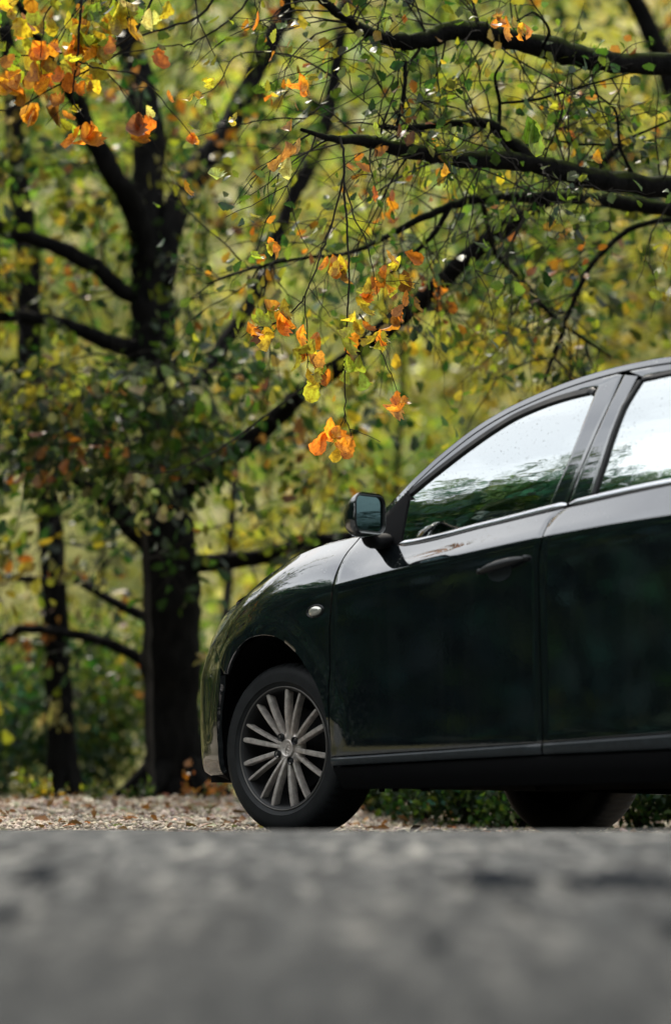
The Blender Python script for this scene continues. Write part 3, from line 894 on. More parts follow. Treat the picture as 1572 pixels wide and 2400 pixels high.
# door handles
def handle(xc, zc, parent):
    obs = []
    acc = Acc(); n = 22
    xs = np.linspace(.115, -.115, n)
    G = []
    for i, dx in enumerate(xs):
        t = i / (n - 1); w = math.sin(math.pi * min(max(t, .02), .98)) ** .55
        zc_ = zc - dx * .14
        x = xc + dx; base = S(-x, zc_)[1]
        yo = base + .004 + .026 * w
        G.append([(x, yo - .010 * w + .011 * w * math.cos(2 * math.pi * k / 12), zc_ + .0165 * w * math.sin(2 * math.pi * k / 12)) for k in range(13)])
    acc.grid(np.array(G))
    for e_ in (0, -1):
        x, yy, zz = np.array(G)[e_].mean(0); acc.tube([(x * .94 + xc * .06, yy - .02, zz), (x * .94 + xc * .06, yy + .006, zz)], [.010, .010], 8)
    cup = Acc(); C = []
    for r in np.linspace(1, 0, 6):
        C.append([(xc + .02 + .058 * r * math.cos(a), S(-(xc + .02), zc - .016)[1] + .0012 - .0 * (1 - r * r), zc - .020 + .034 * r * math.sin(a)) for a in np.linspace(0, 2 * math.pi, 25)])
    C = np.array(C)
    for i in range(C.shape[0]):
        for j in range(C.shape[1]):
            C[i, j, 1] = S(-C[i, j, 0], C[i, j, 2])[1] + .0015
    cup.grid(C)
    for sg, p in ((1, parent[0]), (-1, parent[1])):
        a2 = Acc(); a2.v = [(x, y * sg, z) for x, y, z in acc.v]; a2.f = acc.f
        link('door_handle', a2.mesh(), M['plastic'], p)
        a2 = Acc(); a2.v = [(x, y * sg, z) for x, y, z in cup.v]; a2.f = cup.f
        link('handle_recess', a2.mesh(), M['trim'], p)
handle(-1.215, .890, fdoor)
handle(-2.24, .945, rdoor)

# side repeater lamps on the fenders
for sg in (1, -1):
    acc = Acc(); C = []
    for r in np.linspace(0, 1, 7):
        C.append([(-.268 + .036 * r * math.cos(a), S(.268 - .036 * r * math.cos(a), .787 + .019 * r * math.sin(a))[1] + .013 * math.sqrt(max(0, 1 - r * r)), .787 + .019 * r * math.sin(a) + .1 * .036 * -r * math.cos(a)) for a in np.linspace(0, 2 * math.pi, 25)])
    acc.grid(np.array(C)); acc.v = [(x, y * sg, z) for x, y, z in acc.v]
    lamp = link('side_repeater', acc.mesh(), M['lens_w'], fender[0 if sg == 1 else 1])
    acc = Acc(); C = []
    for r, o_ in ((1.0, .0), (1.10, .006), (1.22, .004), (1.26, -.002)):
        C.append([(-.268 + .036 * r * math.cos(a), S(.268 - .036 * r * math.cos(a), .787 + .019 * r * math.sin(a))[1] + o_, .787 + .019 * r * math.sin(a) - .1 * .036 * r * math.cos(a)) for a in np.linspace(0, 2 * math.pi, 25)])
    acc.grid(np.array(C)); acc.v = [(x, y * sg, z) for x, y, z in acc.v]
    link('repeater_bezel', acc.mesh(), M['plastic'], fender[0 if sg == 1 else 1])

# hood, windscreen, roof, rear window, trunk lid: patches spanning both sides
def edge10(s, dz=0.0, off=0.0):
    z = float(_zf[10](s)); p = S(s, z, off, flare=False); return np.array([p[0], p[1], z + dz])
def full_patch(leftc, centre, name, mat, crown=0.0, nu=25, edge_r=0.002):
    """leftc: curve along the left edge, centre: matching curve on the centre line; mirrored across y = 0."""
    n = len(leftc); G = []
    for i in range(n):
        a, c = leftc[i], centre[i]; row = []
        for t in np.concatenate([[-1, -.99], np.linspace(-.97, .97, nu), [.99, 1]]):
            k = 1 - abs(t) ** 2.2
            row.append((a[0] + (c[0] - a[0]) * k, -a[1] * t, a[2] + (c[2] - a[2]) * k))
        G.append(row)
    G = np.array(G)
    A = Acc(); A.grid(G)
    return link(name, A.mesh(), mat, car)
# hood: left edge runs along the fender top, then round the nose
hs = np.concatenate([np.linspace(.345, -.36, 24), np.linspace(-.40, S_FRONT + .25, 20)])
le = np.array([edge10(s, .004, -.006) for s in hs])
ce = np.array([[-.10 + (.66 + .10) * (i / (len(hs) - 1)) ** .8, 0, float(np.interp((i / (len(hs) - 1)), [0, .3, .6, .85, 1], [1.115, 1.075, .99, .86, .78]))] for i in range(len(hs))])
full_patch(le, ce, 'hood', M['paint'])
ap = SILf[SILf[:, 0] >= -1.20]; ap = resample(ap, 24)
al = np.array([gpt(x, z) for x, z in ap])
ac = np.array([(x + .26 * (1 - i / 23) + .10 * (i / 23), 0, z + .05 * (1 - i / 23) + .035 * (i / 23)) for i, (x, z) in enumerate(ap)])
full_patch(al, ac, 'windscreen', M['glass'])
rp = SILf[(SILf[:, 0] <= -1.18) & (SILf[:, 0] >= -2.62)]; rp = resample(rp, 26)
rl = np.array([gpt(x, z) for x, z in rp])
rc = np.array([(x + .10 * (1 - i / 25) - .10 * i / 25, 0, z + .035 + .02 * math.sin(math.pi * i / 25)) for i, (x, z) in enumerate(rp)])
full_patch(rl, rc, 'roof', M['paint'])
wp = SILf[SILf[:, 0] <= -2.60]; wp = resample(wp, 16)
full_patch(np.array([gpt(x, z) for x, z in wp]), np.array([(x - .10, 0, z + .035) for x, z in wp]), 'rear_window', M['glass'])
ts = np.linspace(3.22, S_REAR - .3, 16)
full_patch(np.array([edge10(s, .004, -.004) for s in ts]), np.array([(-3.32 - .28 * i / 15, 0, 1.165 - .05 * (i / 15) ** 2) for i in range(16)]), 'trunk_lid', M['paint'])

# inner shell, underbody and wheel housings (all dark)
acc = Acc()
for sg in (1, -1):
    G = []; ss = np.linspace(S_FRONT + .03, S_REAR - .03, 150)
    for s in ss:
        zr = rows_at(s)[0]
        G.append([S(s, z, -.022, flare=False) * np.array([1, sg, 1]) for z in np.linspace(zr[0] + .01, zr[10] - .01, 26)])
    G = np.array(G); n, m = G.shape[:2]
    Fc = []
    for i in range(n - 1):
        for j in range(m - 1):
            c_ = (G[i, j] + G[i + 1, j + 1]) / 2
            if any(math.hypot(c_[0] - xc, c_[2] - ARC[1]) < .375 and (c_[2] < .74) for xc in (0, -2.652)) or (abs(c_[0]) < .34 and c_[2] < .4) or (abs(c_[0] + 2.652) < .35 and c_[2] < .4): continue
            Fc.append((i * m + j, i * m + j + 1, (i + 1) * m + j + 1, (i + 1) * m + j))
    acc.add(G.reshape(-1, 3), Fc)
link('body_shell', acc.mesh(), M['dark'], car)
acc = Acc()
def slab(x0, x1, yh, z0, z1):
    acc.box(((x0 + x1) / 2, 0, (z0 + z1) / 2), (x1 - x0, 2 * yh, z1 - z0))
slab(-2.28, -.37, .80, .163, .30); slab(-.37, .37, .52, .19, .42); slab(.37, .60, .62, .20, .40); slab(-3.0, -2.28, .52, .21, .42); slab(-3.45, -3.0, .62, .25, .45)
slab(-2.2, -.4, .70, .30, .46)
for x, y in ((-.43, .70), (-.50, .70), (-.60, .66), (-.66, .70), (-1.0, .5), (-1.9, .66)):
    acc.tube([(x, y, .17), (x, y, .150)], [.012, .010], 8)
acc.tube([(-.2, -.12, .20), (-1.2, -.16, .165), (-2.3, -.2, .185), (-3.3, -.45, .24)], [.03] * 4, 10)
link('underbody', acc.mesh(), M['dark'], car, smooth=False)
for xc in (0.0, -2.652):
    for sg in (1, -1):
        acc = Acc(); G = []
        for a in np.linspace(-.30, math.pi + .30, 40):
            xw = xc + .366 * math.cos(a); yw = float(_py(s_of_x(xw))) - .045
            G.append([(xc + r_ * math.cos(a), sg * y_, ARC[1] + r_ * math.sin(a)) for y_, r_ in ((yw, .366), (yw - .05, .372), (.50, .375), (.499, .02))])
        acc.grid(np.array(G)); link('wheel_housing', acc.mesh(), M['dark'], car)

# dark cabin seen faintly through the tinted glass
acc = Acc()
for sy in (.36, -.36):
    for x in (-1.25, -2.1):
        acc.box((x - .05, sy, .52), (.50, .48, .16)); acc.box((x - .33, sy, .86), (.13, .46, .60), np.array(Matrix.Rotation(R(-14), 3, 'Y'))); acc.box((x - .42, sy, 1.24), (.09, .24, .15))
acc.box((-.42, 0, .92), (.35, 1.3, .16))
acc.tube([(-.62 + .03 * math.cos(a) * 0, .36 + .18 * math.cos(a), .93 + .18 * math.sin(a)) for a in np.linspace(0, 2 * math.pi, 25)], .014, 8)
link('cabin', acc.mesh(), M['seat'], car, smooth=False)

# ------------------------------------------------------------------ wing mirrors
def rrect(w, h, r, n=6):
    pts = []
    for cx_, cz_, a0 in ((w / 2 - r, h / 2 - r, 0), (-w / 2 + r, h / 2 - r, 90), (-w / 2 + r, -h / 2 + r, 180), (w / 2 - r, -h / 2 + r, 270)):
        for k in range(n + 1):
            a = R(a0 + 90 * k / n); pts.append((cx_ + r * math.cos(a), cz_ + r * math.sin(a)))
    return np.array(pts)
def mirror_housing(sg, parent):
    ctr = np.array([-.655, .965, 1.098])
    root = None
    secs = [(-.004, .150, .128, .034), (-.006, .160, .140, .040), (.002, .168, .148, .050), (.014, .174, .152, .058), (.034, .172, .148, .064), (.058, .156, .130, .060), (.080, .124, .100, .047), (.093, .080, .062, .030), (.097, .03, .022, .0105)]
    G = []
    for k, (dx, w, h, r) in enumerate(secs):
        q = rrect(w, h, r)
        skew = .10 * dx
        G.append([(ctr[0] + dx - .10 * a, ctr[1] + a - skew, ctr[2] + b - .02 * (dx / .1)) for a, b in q] + [(ctr[0] + dx - .10 * q[0][0], ctr[1] + q[0][0] - skew, ctr[2] + q[0][1] - .02 * (dx / .1))])
    acc = Acc(); acc.grid(np.array(G))
    acc.v = [(x, y * sg, z) for x, y, z in acc.v]
    body = link('wing_mirror', acc.mesh(), M['paint'], parent)
    body.modifiers.new('split', 'EDGE_SPLIT').split_angle = R(45)
    # frame and glass
    acc = Acc(); q0, q1, q2 = rrect(.152, .130, .030), rrect(.146, .124, .028), rrect(.140, .118, .026)
    G = [[(ctr[0] + dx - .10 * a, ctr[1] + a, ctr[2] + b) for a, b in np.vstack([q, q[:1]])] for dx, q in ((-.005, q0), (-.008, q1), (.004, q2))]
    acc.grid(np.array(G)); acc.v = [(x, y * sg, z) for x, y, z in acc.v]
    link('mirror_rim', acc.mesh(), M['plastic'], body)
    acc = Acc(); V = [(ctr[0] + .003 - .10 * a, ctr[1] + a, ctr[2] + b) for a, b in rrect(.142, .120, .026)]
    acc.add(V, [tuple(range(len(V)))]); acc.v = [(x, y * sg, z) for x, y, z in acc.v]
    link('mirror_glass', acc.mesh(fix=False), M['mirror'], body, smooth=False)
    # foot that carries the housing to the door corner
    acc = Acc()
    P = np.array([(ctr[0] + .035, ctr[1] - .01, ctr[2] - .055), (ctr[0] + .055, ctr[1] - .055, ctr[2] - .085), (-.565, .85, 1.015), (-.535, .79, 1.022)])
    Pc = catmull(P, 6); G = []
    for i, p in enumerate(Pc):
        t = i / (len(Pc) - 1); wx, wz = .030 + .030 * t, .026 - .008 * t + .01 * t * t
        G.append([(p[0] + wx * math.cos(a), p[1] + .25 * wz * math.sin(a), p[2] + wz * math.sin(a)) for a in np.linspace(0, 2 * math.pi, 17)])
    acc.grid(np.array(G)); acc.v = [(x, y * sg, z) for x, y, z in acc.v]
    link('mirror_foot', acc.mesh(), M['sail'], body)
mirror_housing(1, car); mirror_housing(-1, car)

# ------------------------------------------------------------------ wheels (built with the outer face towards +Y at y = 0)
RT_, RIM = .311, .2225
def arc_prof():
    # tyre section from the inner bead over the tread to the outer bead: (radius, y)
    return [(RIM - .004, -.180), (RIM + .02, -.192), (RIM + .05, -.197), (RT_ - .022, -.192), (RT_ - .008, -.180), (RT_ - .002, -.160), (RT_, -.13), (RT_, -.060),
            (RT_ - .0015, -.036), (RT_ - .0055, -.022), (RT_ - .012, -.012), (RT_ - .018, -.006), (RT_ - .026, -.001), (RT_ - .045, .006), (RIM + .024, .004), (RIM + .018, .005), (RIM + .016, .0015), (RIM + .008, -.001), (RIM + .001, -.006), (RIM - .004, -.012)]
acc = Acc()
prof = arc_prof(); NW = 300
G = np.zeros((NW, len(prof), 3))
for k in range(NW):
    a = 2 * math.pi * k / NW
    for j, (r, y) in enumerate(prof):
        g = 0.0
        if 7 <= j <= 11 and k % 5 == 0: g = .0045 if j < 11 else .001                 # shoulder grooves
        if j in (5, 6) and (k + 2) % 5 == 0: g = .004
        G[k, j] = ((r - g) * math.cos(a), y, (r - g) * math.sin(a))
acc.grid(G, closed_u=True)
tyre_me = acc.mesh('tyre')
acc = Acc(); acc.lathe_y([(RIM + .002, -.007), (RIM - .002, -.004), (RIM - .008, -.006), (RIM - .013, -.014), (RIM - .016, -.030), (RIM - .030, -.09), (RIM - .032, -.16), (RIM - .004, -.182)], 96)
rim_me = acc.mesh('rim')
acc = Acc(); acc.lathe_y([(.205, -.115), (.205, -.120), (.10, -.122), (.02, -.122)], 48); acc.lathe_y([(.150, -.085), (.150, -.092), (.06, -.09), (.055, -.04), (.0, -.04)], 48)
disc_me = acc.mesh('brake_disc')
HUBY = -.026
acc = Acc(); acc.lathe_y([(RIM + .0015, -.0075), (RIM + .0012, -.0025), (RIM - .0028, -.0022), (RIM - .0040, -.0085)], 96)
lip_me = acc.mesh('rim_lip')
def spoke_mesh(w_in, w_out, bend, z0=.0):
    """A tapering spoke along +X from the hub to the rim with a chamfered, raised face; bend curves it sideways."""
    G = []; n = 14
    for i in range(n + 1):
        t = i / n; r = .030 + (RIM - .010 - .030) * t
        w = w_in + (w_out - w_in) * t ** .8
        y = HUBY + .012 * math.sin(math.pi * t) * .6 + (.018 * t) - .004 * (1 - t)
        c = bend * math.sin(t * math.pi * .5) ** 1.5
        if t > .93: w *= .8
        G.append([(r, y - .030, c - w * .42), (r, y - .006, c - w * .5), (r, y - .001, c - w * .36), (r, y, c), (r, y - .001, c + w * .36), (r, y - .006, c + w * .5), (r, y - .030, c + w * .42)])
    acc = Acc(); acc.grid(np.array(G))
    return acc.mesh('spoke')
spoke_a = spoke_mesh(.015, .021, 0); spoke_b = spoke_mesh(.011, .0125, 0)
def hub_mesh():
    acc = Acc(); acc.lathe_y([(.064, HUBY - .034), (.062, HUBY - .012), (.052, HUBY - .004), (.036, HUBY - .002), (.033, HUBY - .004)], 48)
    return acc.mesh('hub')
hub_me = hub_mesh()
def cap_mesh():
    acc = Acc(); acc.lathe_y([(.0325, HUBY - .006), (.0325, HUBY + .001), (.031, HUBY + .0035), (.028, HUBY + .004), (.027, HUBY + .0028), (.0, HUBY + .0030)], 40)
    # small rampant-animal relief on the cap: body, raised forelegs, hind legs, tail, as thin rounded bars
    y = HUBY + .0042
    for P, r in (([(-.004, .014), (-.001, .004), (.004, -.004), (.003, -.012)], .0030), ([(-.004, .013), (-.010, .016), (-.013, .013)], .0026),
                 ([(-.003, .006), (-.010, .008), (-.015, .004)], .0020), ([(-.001, .002), (-.008, -.001), (-.012, -.006)], .0020),
                 ([(.003, -.011), (-.004, -.014), (-.010, -.018)], .0020), ([(.004, -.010), (.008, -.016), (.004, -.020)], .0020),
                 ([(.004, -.004), (.011, -.002), (.013, .006), (.010, .012)], .0016)):
        acc.tube(catmull(np.array([(a, y, b) for a, b in P]), 4), r * .8, 6)
    return acc.mesh('cap')
cap_me = cap_mesh()
acc = Acc(); acc.lathe_y([(.0150, HUBY + .001), (.0146, HUBY + .0075), (.0128, HUBY + .0078), (.0118, HUBY + .001), (.0, HUBY + .001)], 20); acc.tube([(0, HUBY - .004, 0), (0, HUBY + .004, 0)], .0068, 6)
bolt_me = acc.mesh('bolt')
PAIRS = [(162.5, 15.2), (122.0, 17.0), (77.2, 18.6), (30.5, 19.0), (-18.6, 20.0), (-68.0, 20.5), (-115.0, 17.5), (-157.2, 17.0)]
def wheel(x, y, steer, spin=0.0, flip=False):
    w = empty('wheel', (x, y, .311), (math.pi if flip else 0) + steer, car)
    link('tyre', tyre_me, M['tyre'], w).modifiers.new('split', 'EDGE_SPLIT').split_angle = R(50)
    link('rim', rim_me, M['alloy_dark'], w)
    link('rim_lip', lip_me, M['lip'], w)
    link('brake_disc', disc_me, M['dark'], w)
    link('hub', hub_me, M['alloy'], w)
    link('hub_cap', cap_me, M['alloy'], w)
    for i, (pa, dsp) in enumerate(PAIRS):
        for k, sg in enumerate((1, -1)):
            # seen from outside (+Y side looking along -Y) screen x = -local x, so angles are mirrored
            a = R(180 - (pa + sg * dsp / 2) + spin)
            me = spoke_a if (i + k) % 2 == 0 else spoke_b
            o = link('spoke', me, M['alloy'], w); o.rotation_euler = (0, -a, 0)
            o.modifiers.new('split', 'EDGE_SPLIT').split_angle = R(40)
    for pa in (125, 33, -66, -157):
        a = R(180 - pa + spin); o = link('bolt', bolt_me, M['alloy_dark'], w)
        o.location = (.049 * math.cos(a), .0, .049 * math.sin(a))
    return w
wheel(0, .79, R(3.5)); wheel(0, -.79, R(3.5), 40, True)
wheel(-2.652, .79, 0, 25); wheel(-2.652, -.79, 0, 70, True)

# ------------------------------------------------------------------ foliage tools
def normed(a): return a / (np.linalg.norm(a, axis=-1, keepdims=True) + 1e-9)
T_SIMPLE_V = np.array([(0, 0, 0), (-.30, .42, .07), (0, .5, -.02), (.30, .42, .07), (0, 1, -.10)])
T_SIMPLE_F = np.array([(0, 2, 1), (2, 4, 1), (0, 3, 2), (2, 3, 4)])
_oy = [0, .10, .22, .30, .44, .53, .68, .77, .90, 1.0]
_ow = [.02, .10, .20, .165, .29, .245, .33, .26, .21, .0]
def oak_template(curl=0.0, fold=0.12, twist=0.0, ragged=0.0, seed=0):
    r_ = np.random.default_rng(seed)
    V, Fc = [], []
    for y, w in zip(_oy, _ow):
        wl, wr = w * (1 + ragged * r_.normal()), w * (1 + ragged * r_.normal())
        for x in (-wl, 0, wr):
            zz = fold * abs(x) * 2 + curl * (y - .3) ** 2 * 1.4 * (1 if y > .3 else .2) + ragged * .12 * r_.normal()
            t = twist * y
            V.append((x * math.cos(t) - zz * math.sin(t), y * (1 - .18 * abs(curl) * y), zz * math.cos(t) + x * math.sin(t)))
    for i in range(len(_oy) - 1):
        a = 3 * i
        for q in ((a, a + 1, a + 4, a + 3), (a + 1, a + 2, a + 5, a + 4)):
            Fc += [(q[0], q[1], q[2]), (q[0], q[2], q[3])]
    return np.array(V), np.array(Fc)
T_OAK_V, T_OAK_F = oak_template(.25, .18)
# a lighter lobed leaf for the crowns
_keep = [0, 2, 3, 4, 5, 6, 7, 9]
def light_oak():
    V, Fc = [], []
    for k in _keep:
        for x in (-_ow[k], 0, _ow[k]): V.append((x, _oy[k], .3 * abs(x) - .15 * (_oy[k]) ** 2))
    for i in range(len(_keep) - 1):
        a = 3 * i
        for q in ((a, a + 1, a + 4, a + 3), (a + 1, a + 2, a + 5, a + 4)):
            Fc += [(q[0], q[1], q[2]), (q[0], q[2], q[3])]
    return np.array(V), np.array(Fc)
T_MID_V, T_MID_F = light_oak()

def leaf_geo(pos, axis_, size, col, TV, TF, r_, flat=0.0):
    n = len(pos)
    ax = normed(axis_)
    nrm = r_.normal(size=(n, 3)); nrm[:, 2] += flat * 3
    sd = normed(np.cross(ax, nrm)); nm = np.cross(sd, ax)
    w = TV[None] * size[:, None, None]
    V = pos[:, None] + w[..., 0:1] * sd[:, None] + w[..., 1:2] * ax[:, None] + w[..., 2:3] * nm[:, None]
    Fc = (TF[None] + len(TV) * np.arange(n)[:, None, None]).reshape(-1, 3)
    return V.reshape(-1, 3), Fc, np.repeat(col, len(TV), 0)

PAL = {'g': (.082, .132, .020), 'dg': (.024, .066, .014), 'yg': (.245, .238, .032), 'y': (.420, .310, .030), 'o': (.430, .165, .020), 'b': (.230, .110, .035), 'p': (.34, .33, .16), 'bg': (.028, .098, .084)}
def palette(n, mix, r_):
    k = list(mix.keys()); p = np.array([mix[q] for q in k], float); p /= p.sum()
    c = np.array([PAL[q] for q in k])[r_.choice(len(k), n, p=p)]
    return np.clip(c * (0.42 + 0.62 * r_.random((n, 1))) * (1 + .12 * r_.normal(size=(n, 3))), .004, .9)

def grow_twig(p, d, L, r_, droop=.25, wob=.35, n=7):
    d = d / np.linalg.norm(d); pts = [np.array(p, float)]
    for i in range(n):
        d = d + wob * r_.normal(size=3) * .5 + np.array([0, 0, -droop / n * 1.6]); d /= np.linalg.norm(d)
        pts.append(pts[-1] + d * L / n)
    return np.array(pts)

class Foliage:
    def __init__(self, seed): self.r = np.random.default_rng(seed); self.tw = Acc(); self.P, self.A, self.S, self.C = [], [], [], []; self.gain = 1.0
    def twig(self, pts, r0, r1=.0012, n=4):
        self.tw.tube(pts, np.linspace(r0, r1, len(pts)), n, cap=False)
    def leaves_on(self, pts, k, size, mix, spread=.05, start=.25, hang=.5):
        r_ = self.r
        t = start + (1 - start) * r_.random(k) ** .8
        q = t * (len(pts) - 1); i = np.minimum(q.astype(int), len(pts) - 2); f = (q - i)[:, None]
        p = pts[i] * (1 - f) + pts[i + 1] * f + r_.normal(size=(k, 3)) * spread
        a = r_.normal(size=(k, 3)) * .8 + normed(pts[i + 1] - pts[i]) * .8; a[:, 2] -= hang
        self.P.append(p); self.A.append(a); self.S.append(size * (.55 + .7 * r_.random(k))); self.C.append(palette(k, mix, r_) * self.gain)
    def cloud(self, c, rad, k, size, mix, hang=.3):
        r_ = self.r
        v = normed(r_.normal(size=(k, 3))) * (r_.random((k, 1)) ** .45) * np.array(rad)
        self.P.append(np.array(c) + v); a = r_.normal(size=(k, 3)); a[:, 2] -= hang
        self.A.append(a); self.S.append(size * (.55 + .7 * r_.random(k))); self.C.append(palette(k, mix, r_) * self.gain)
    def lean(self, mix, w=.84):
        """One hue leads on each twig or clump."""
        k = list(mix.keys()); p = np.array([mix[q] for q in k], float); p /= p.sum()
        lead = k[self.r.choice(len(k), p=p)]; self.gain = float(self.r.uniform(.45, 1.25))
        m = {a: (1 - w) * b for a, b in zip(k, p)}; m[lead] += w
        return m
    def branchlet(self, p, d, L, leaves, size, mix, r0=.006, droop=.25, sub=3):
        """A twig with side twigs, leaves along all of them."""
        mix = self.lean(mix)
        main = grow_twig(p, d, L, self.r, droop)
        self.twig(main, r0)
        self.leaves_on(main, leaves // 3, size, mix)
        for k in range(sub):
            i = self.r.integers(2, len(main) - 1)
            dd = normed(main[i + 1 if i + 1 < len(main) else i] - main[i - 1]) + self.r.normal(size=3) * .7
            s_ = grow_twig(main[i], dd, L * (.35 + .3 * self.r.random()), self.r, droop, n=5)
            self.twig(s_, r0 * .55); self.leaves_on(s_, max(1, leaves * 2 // 3 // sub), size, mix)
    def build(self, parent, tv, tf, leaf_name='crown', twig_name='twigs', mat='leaf', drop_under=None):
        if self.tw.v:
            o = link(twig_name, mesh_from(self.tw.v, self.tw.f), M['twig'], parent); o['kind'] = 'stuff'
        if self.P:
            P, A, S_, C = map(np.concatenate, (self.P, self.A, self.S, self.C))
            if drop_under is not None:
                k = P[:, 2] > H(P[:, 0], P[:, 1]) + drop_under; P, A, S_, C = P[k], A[k], S_[k], C[k]
            V, Fc, CC = leaf_geo(P, A, S_, C, tv, tf, self.r)
            o = link(leaf_name, mesh_fast(V, Fc, CC), M[mat], parent)
            if parent is not None: o['kind'] = 'stuff'
            return o

def px_r(w, Y): return w * 1.0084 * Y / F_PX / 2
def limb_pts(L, sub=6):
    L = np.array(L, float)
    P = np.array([dp(a, b, Y) for a, b, Y, w in L]); r_ = np.array([px_r(w, Y) for a, b, Y, w in L])
    Q = catmull(np.hstack([P, r_[:, None]]), sub)
    return Q[:, :3], np.maximum(Q[:, 3], .0015)
def limb(name, L, mat, parent, n=12, bmp=.10, seed=1, sub=6):
    P, r_ = limb_pts(L, sub)
    P = P + np.random.default_rng(seed).normal(size=P.shape) * np.minimum(r_, .03)[:, None] * .12
    acc = Acc(); acc.tube(P, r_, n, bump=bmp, seed=seed)
    link(name, acc.mesh(), mat, parent)
    return P, r_

# ------------------------------------------------------------------ the main tree behind the car
def root_flare(base, r0, mat, parent, seed):
    acc = Acc(); r_ = np.random.default_rng(seed)
    for k in range(6):
        a = k * 1.05 + r_.random() * .5
        p0 = base + np.array([0, 0, .30]); p1 = base + np.array([math.cos(a), math.sin(a), 0]) * r0 * 1.1 + np.array([0, 0, .10])
        e = base[:2] + np.array([math.cos(a), math.sin(a)]) * r0 * 2.1
        p2 = np.array([e[0], e[1], float(H(e[0], e[1])) - .03])
        acc.tube(catmull(np.array([p0, p1, p2]), 5), np.linspace(r0 * .5, r0 * .15, 11), 8, bump=.06, seed=seed + k)
    return link('root_flare', acc.mesh(), mat, parent)

b0 = dp(408, 1850, 18)
oak = empty('tree', (b0[0], b0[1], float(H(b0[0], b0[1]))))
tag(oak, 'large dark forked tree with broad trunk behind the front bumper', 'tree')
def child_of(o):   # parts are given in world coordinates: undo the parent's offset
    for c in o.children: c.location = (-o.location[0], -o.location[1], -o.location[2])
LIMBS = {
 'trunk': [(410, 1885, 18, 150), (408, 1850, 18, 146), (405, 1790, 18, 134), (402, 1650, 18, 128), (400, 1500, 18, 136), (398, 1350, 18, 128), (395, 1230, 18, 114), (388, 1100, 18, 106), (380, 1000, 18, 104), (368, 880, 18, 108), (360, 780, 18, 104), (352, 680, 18, 96), (348, 610, 18, 84), (346, 560, 18, 66)],
 'limb1': [(352, 680, 18, 76), (345, 540, 18.1, 70), (345, 420, 18.2, 74), (342, 300, 18.3, 78), (325, 190, 18.4, 72), (300, 90, 18.5, 60), (280, -40, 18.6, 50), (270, -250, 18.8, 36), (240, -600, 19, 14)],
 'limb2': [(345, 660, 18, 62), (318, 500, 17.8, 58), (270, 420, 17.6, 52), (215, 320, 17.5, 46), (180, 240, 17.4, 40), (130, 150, 17.2, 30), (60, 40, 17, 22), (-20, -100, 16.8, 12)],
 'limb3': [(368, 670, 18, 74), (400, 520, 18.1, 64), (455, 405, 18.3, 58), (525, 305, 18.5, 54), (575, 205, 18.7, 50), (625, 105, 18.8, 46), (680, -10, 19, 42), (720, -150, 19, 34), (780, -450, 19, 12)],
 'limb12': [(660, 40, 18.9, 40), (760, -250, 19.2, 44), (950, -600, 19.6, 44), (1150, -850, 20.0, 38), (1350, -1000, 20.4, 26), (1600, -1100, 20.8, 12)],
 'limb4': [(345, 822, 18, 50), (270, 800, 17.9, 44), (190, 770, 17.8, 36), (110, 745, 17.7, 31), (0, 735, 17.5, 27), (-150, 760, 17.4, 18)],
 'limb5': [(345, 700, 18, 46), (280, 670, 17.9, 40), (220, 620, 17.8, 38), (120, 570, 17.6, 37), (0, 530, 17.4, 33), (-120, 470, 17.2, 22)],
 'limb6': [(410, 1140, 18, 64), (480, 1100, 17.9, 56), (560, 1040, 17.7, 50), (640, 975, 17.5, 44), (700, 915, 17.3, 44), (800, 840, 17.1, 46), (900, 760, 16.9, 48), (1000, 680, 16.7, 46), (1100, 585, 16.5, 42), (1230, 490, 16.3, 36), (1330, 440, 16.1, 26), (1450, 330, 16, 14)],
 'limb7': [(400, 985, 18, 44), (470, 880, 18.2, 40), (530, 785, 18.4, 38), (590, 690, 18.6, 36), (640, 560, 18.8, 34), (690, 440, 19, 35), (740, 340, 19.2, 35), (775, 200, 19.4, 32), (795, 60, 19.5, 26), (810, -80, 19.6, 18)],
 'limb8': [(430, 1312, 18, 50), (560, 1300, 17.8, 38), (640, 1285, 17.7, 37), (720, 1265, 17.6, 35), (830, 1245, 17.5, 28), (960, 1240, 17.4, 14)],
 'limb9': [(380, 1285, 18, 66), (320, 1235, 18, 56), (270, 1180, 17.9, 46), (215, 1140, 17.8, 34), (150, 1090, 17.7, 18)],
 'limb10': [(370, 1455, 18, 26), (270, 1400, 18.2, 22), (180, 1352, 18.4, 19), (100, 1348, 18.6, 17), (0, 1342, 18.8, 15), (-80, 1340, 19, 10)],
 'limb11': [(370, 1550, 18, 30), (250, 1495, 18.2, 26), (170, 1475, 18.4, 23), (60, 1462, 18.6, 21), (0, 1490, 18.8, 18), (-60, 1530, 19, 10)],
}
oakP = {}
for i, (k, L) in enumerate(LIMBS.items()):
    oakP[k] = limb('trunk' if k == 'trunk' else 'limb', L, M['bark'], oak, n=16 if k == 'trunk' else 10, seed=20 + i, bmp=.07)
root_flare(np.array([b0[0], b0[1], float(H(b0[0], b0[1]))]), .17, M['bark'], oak, 5)

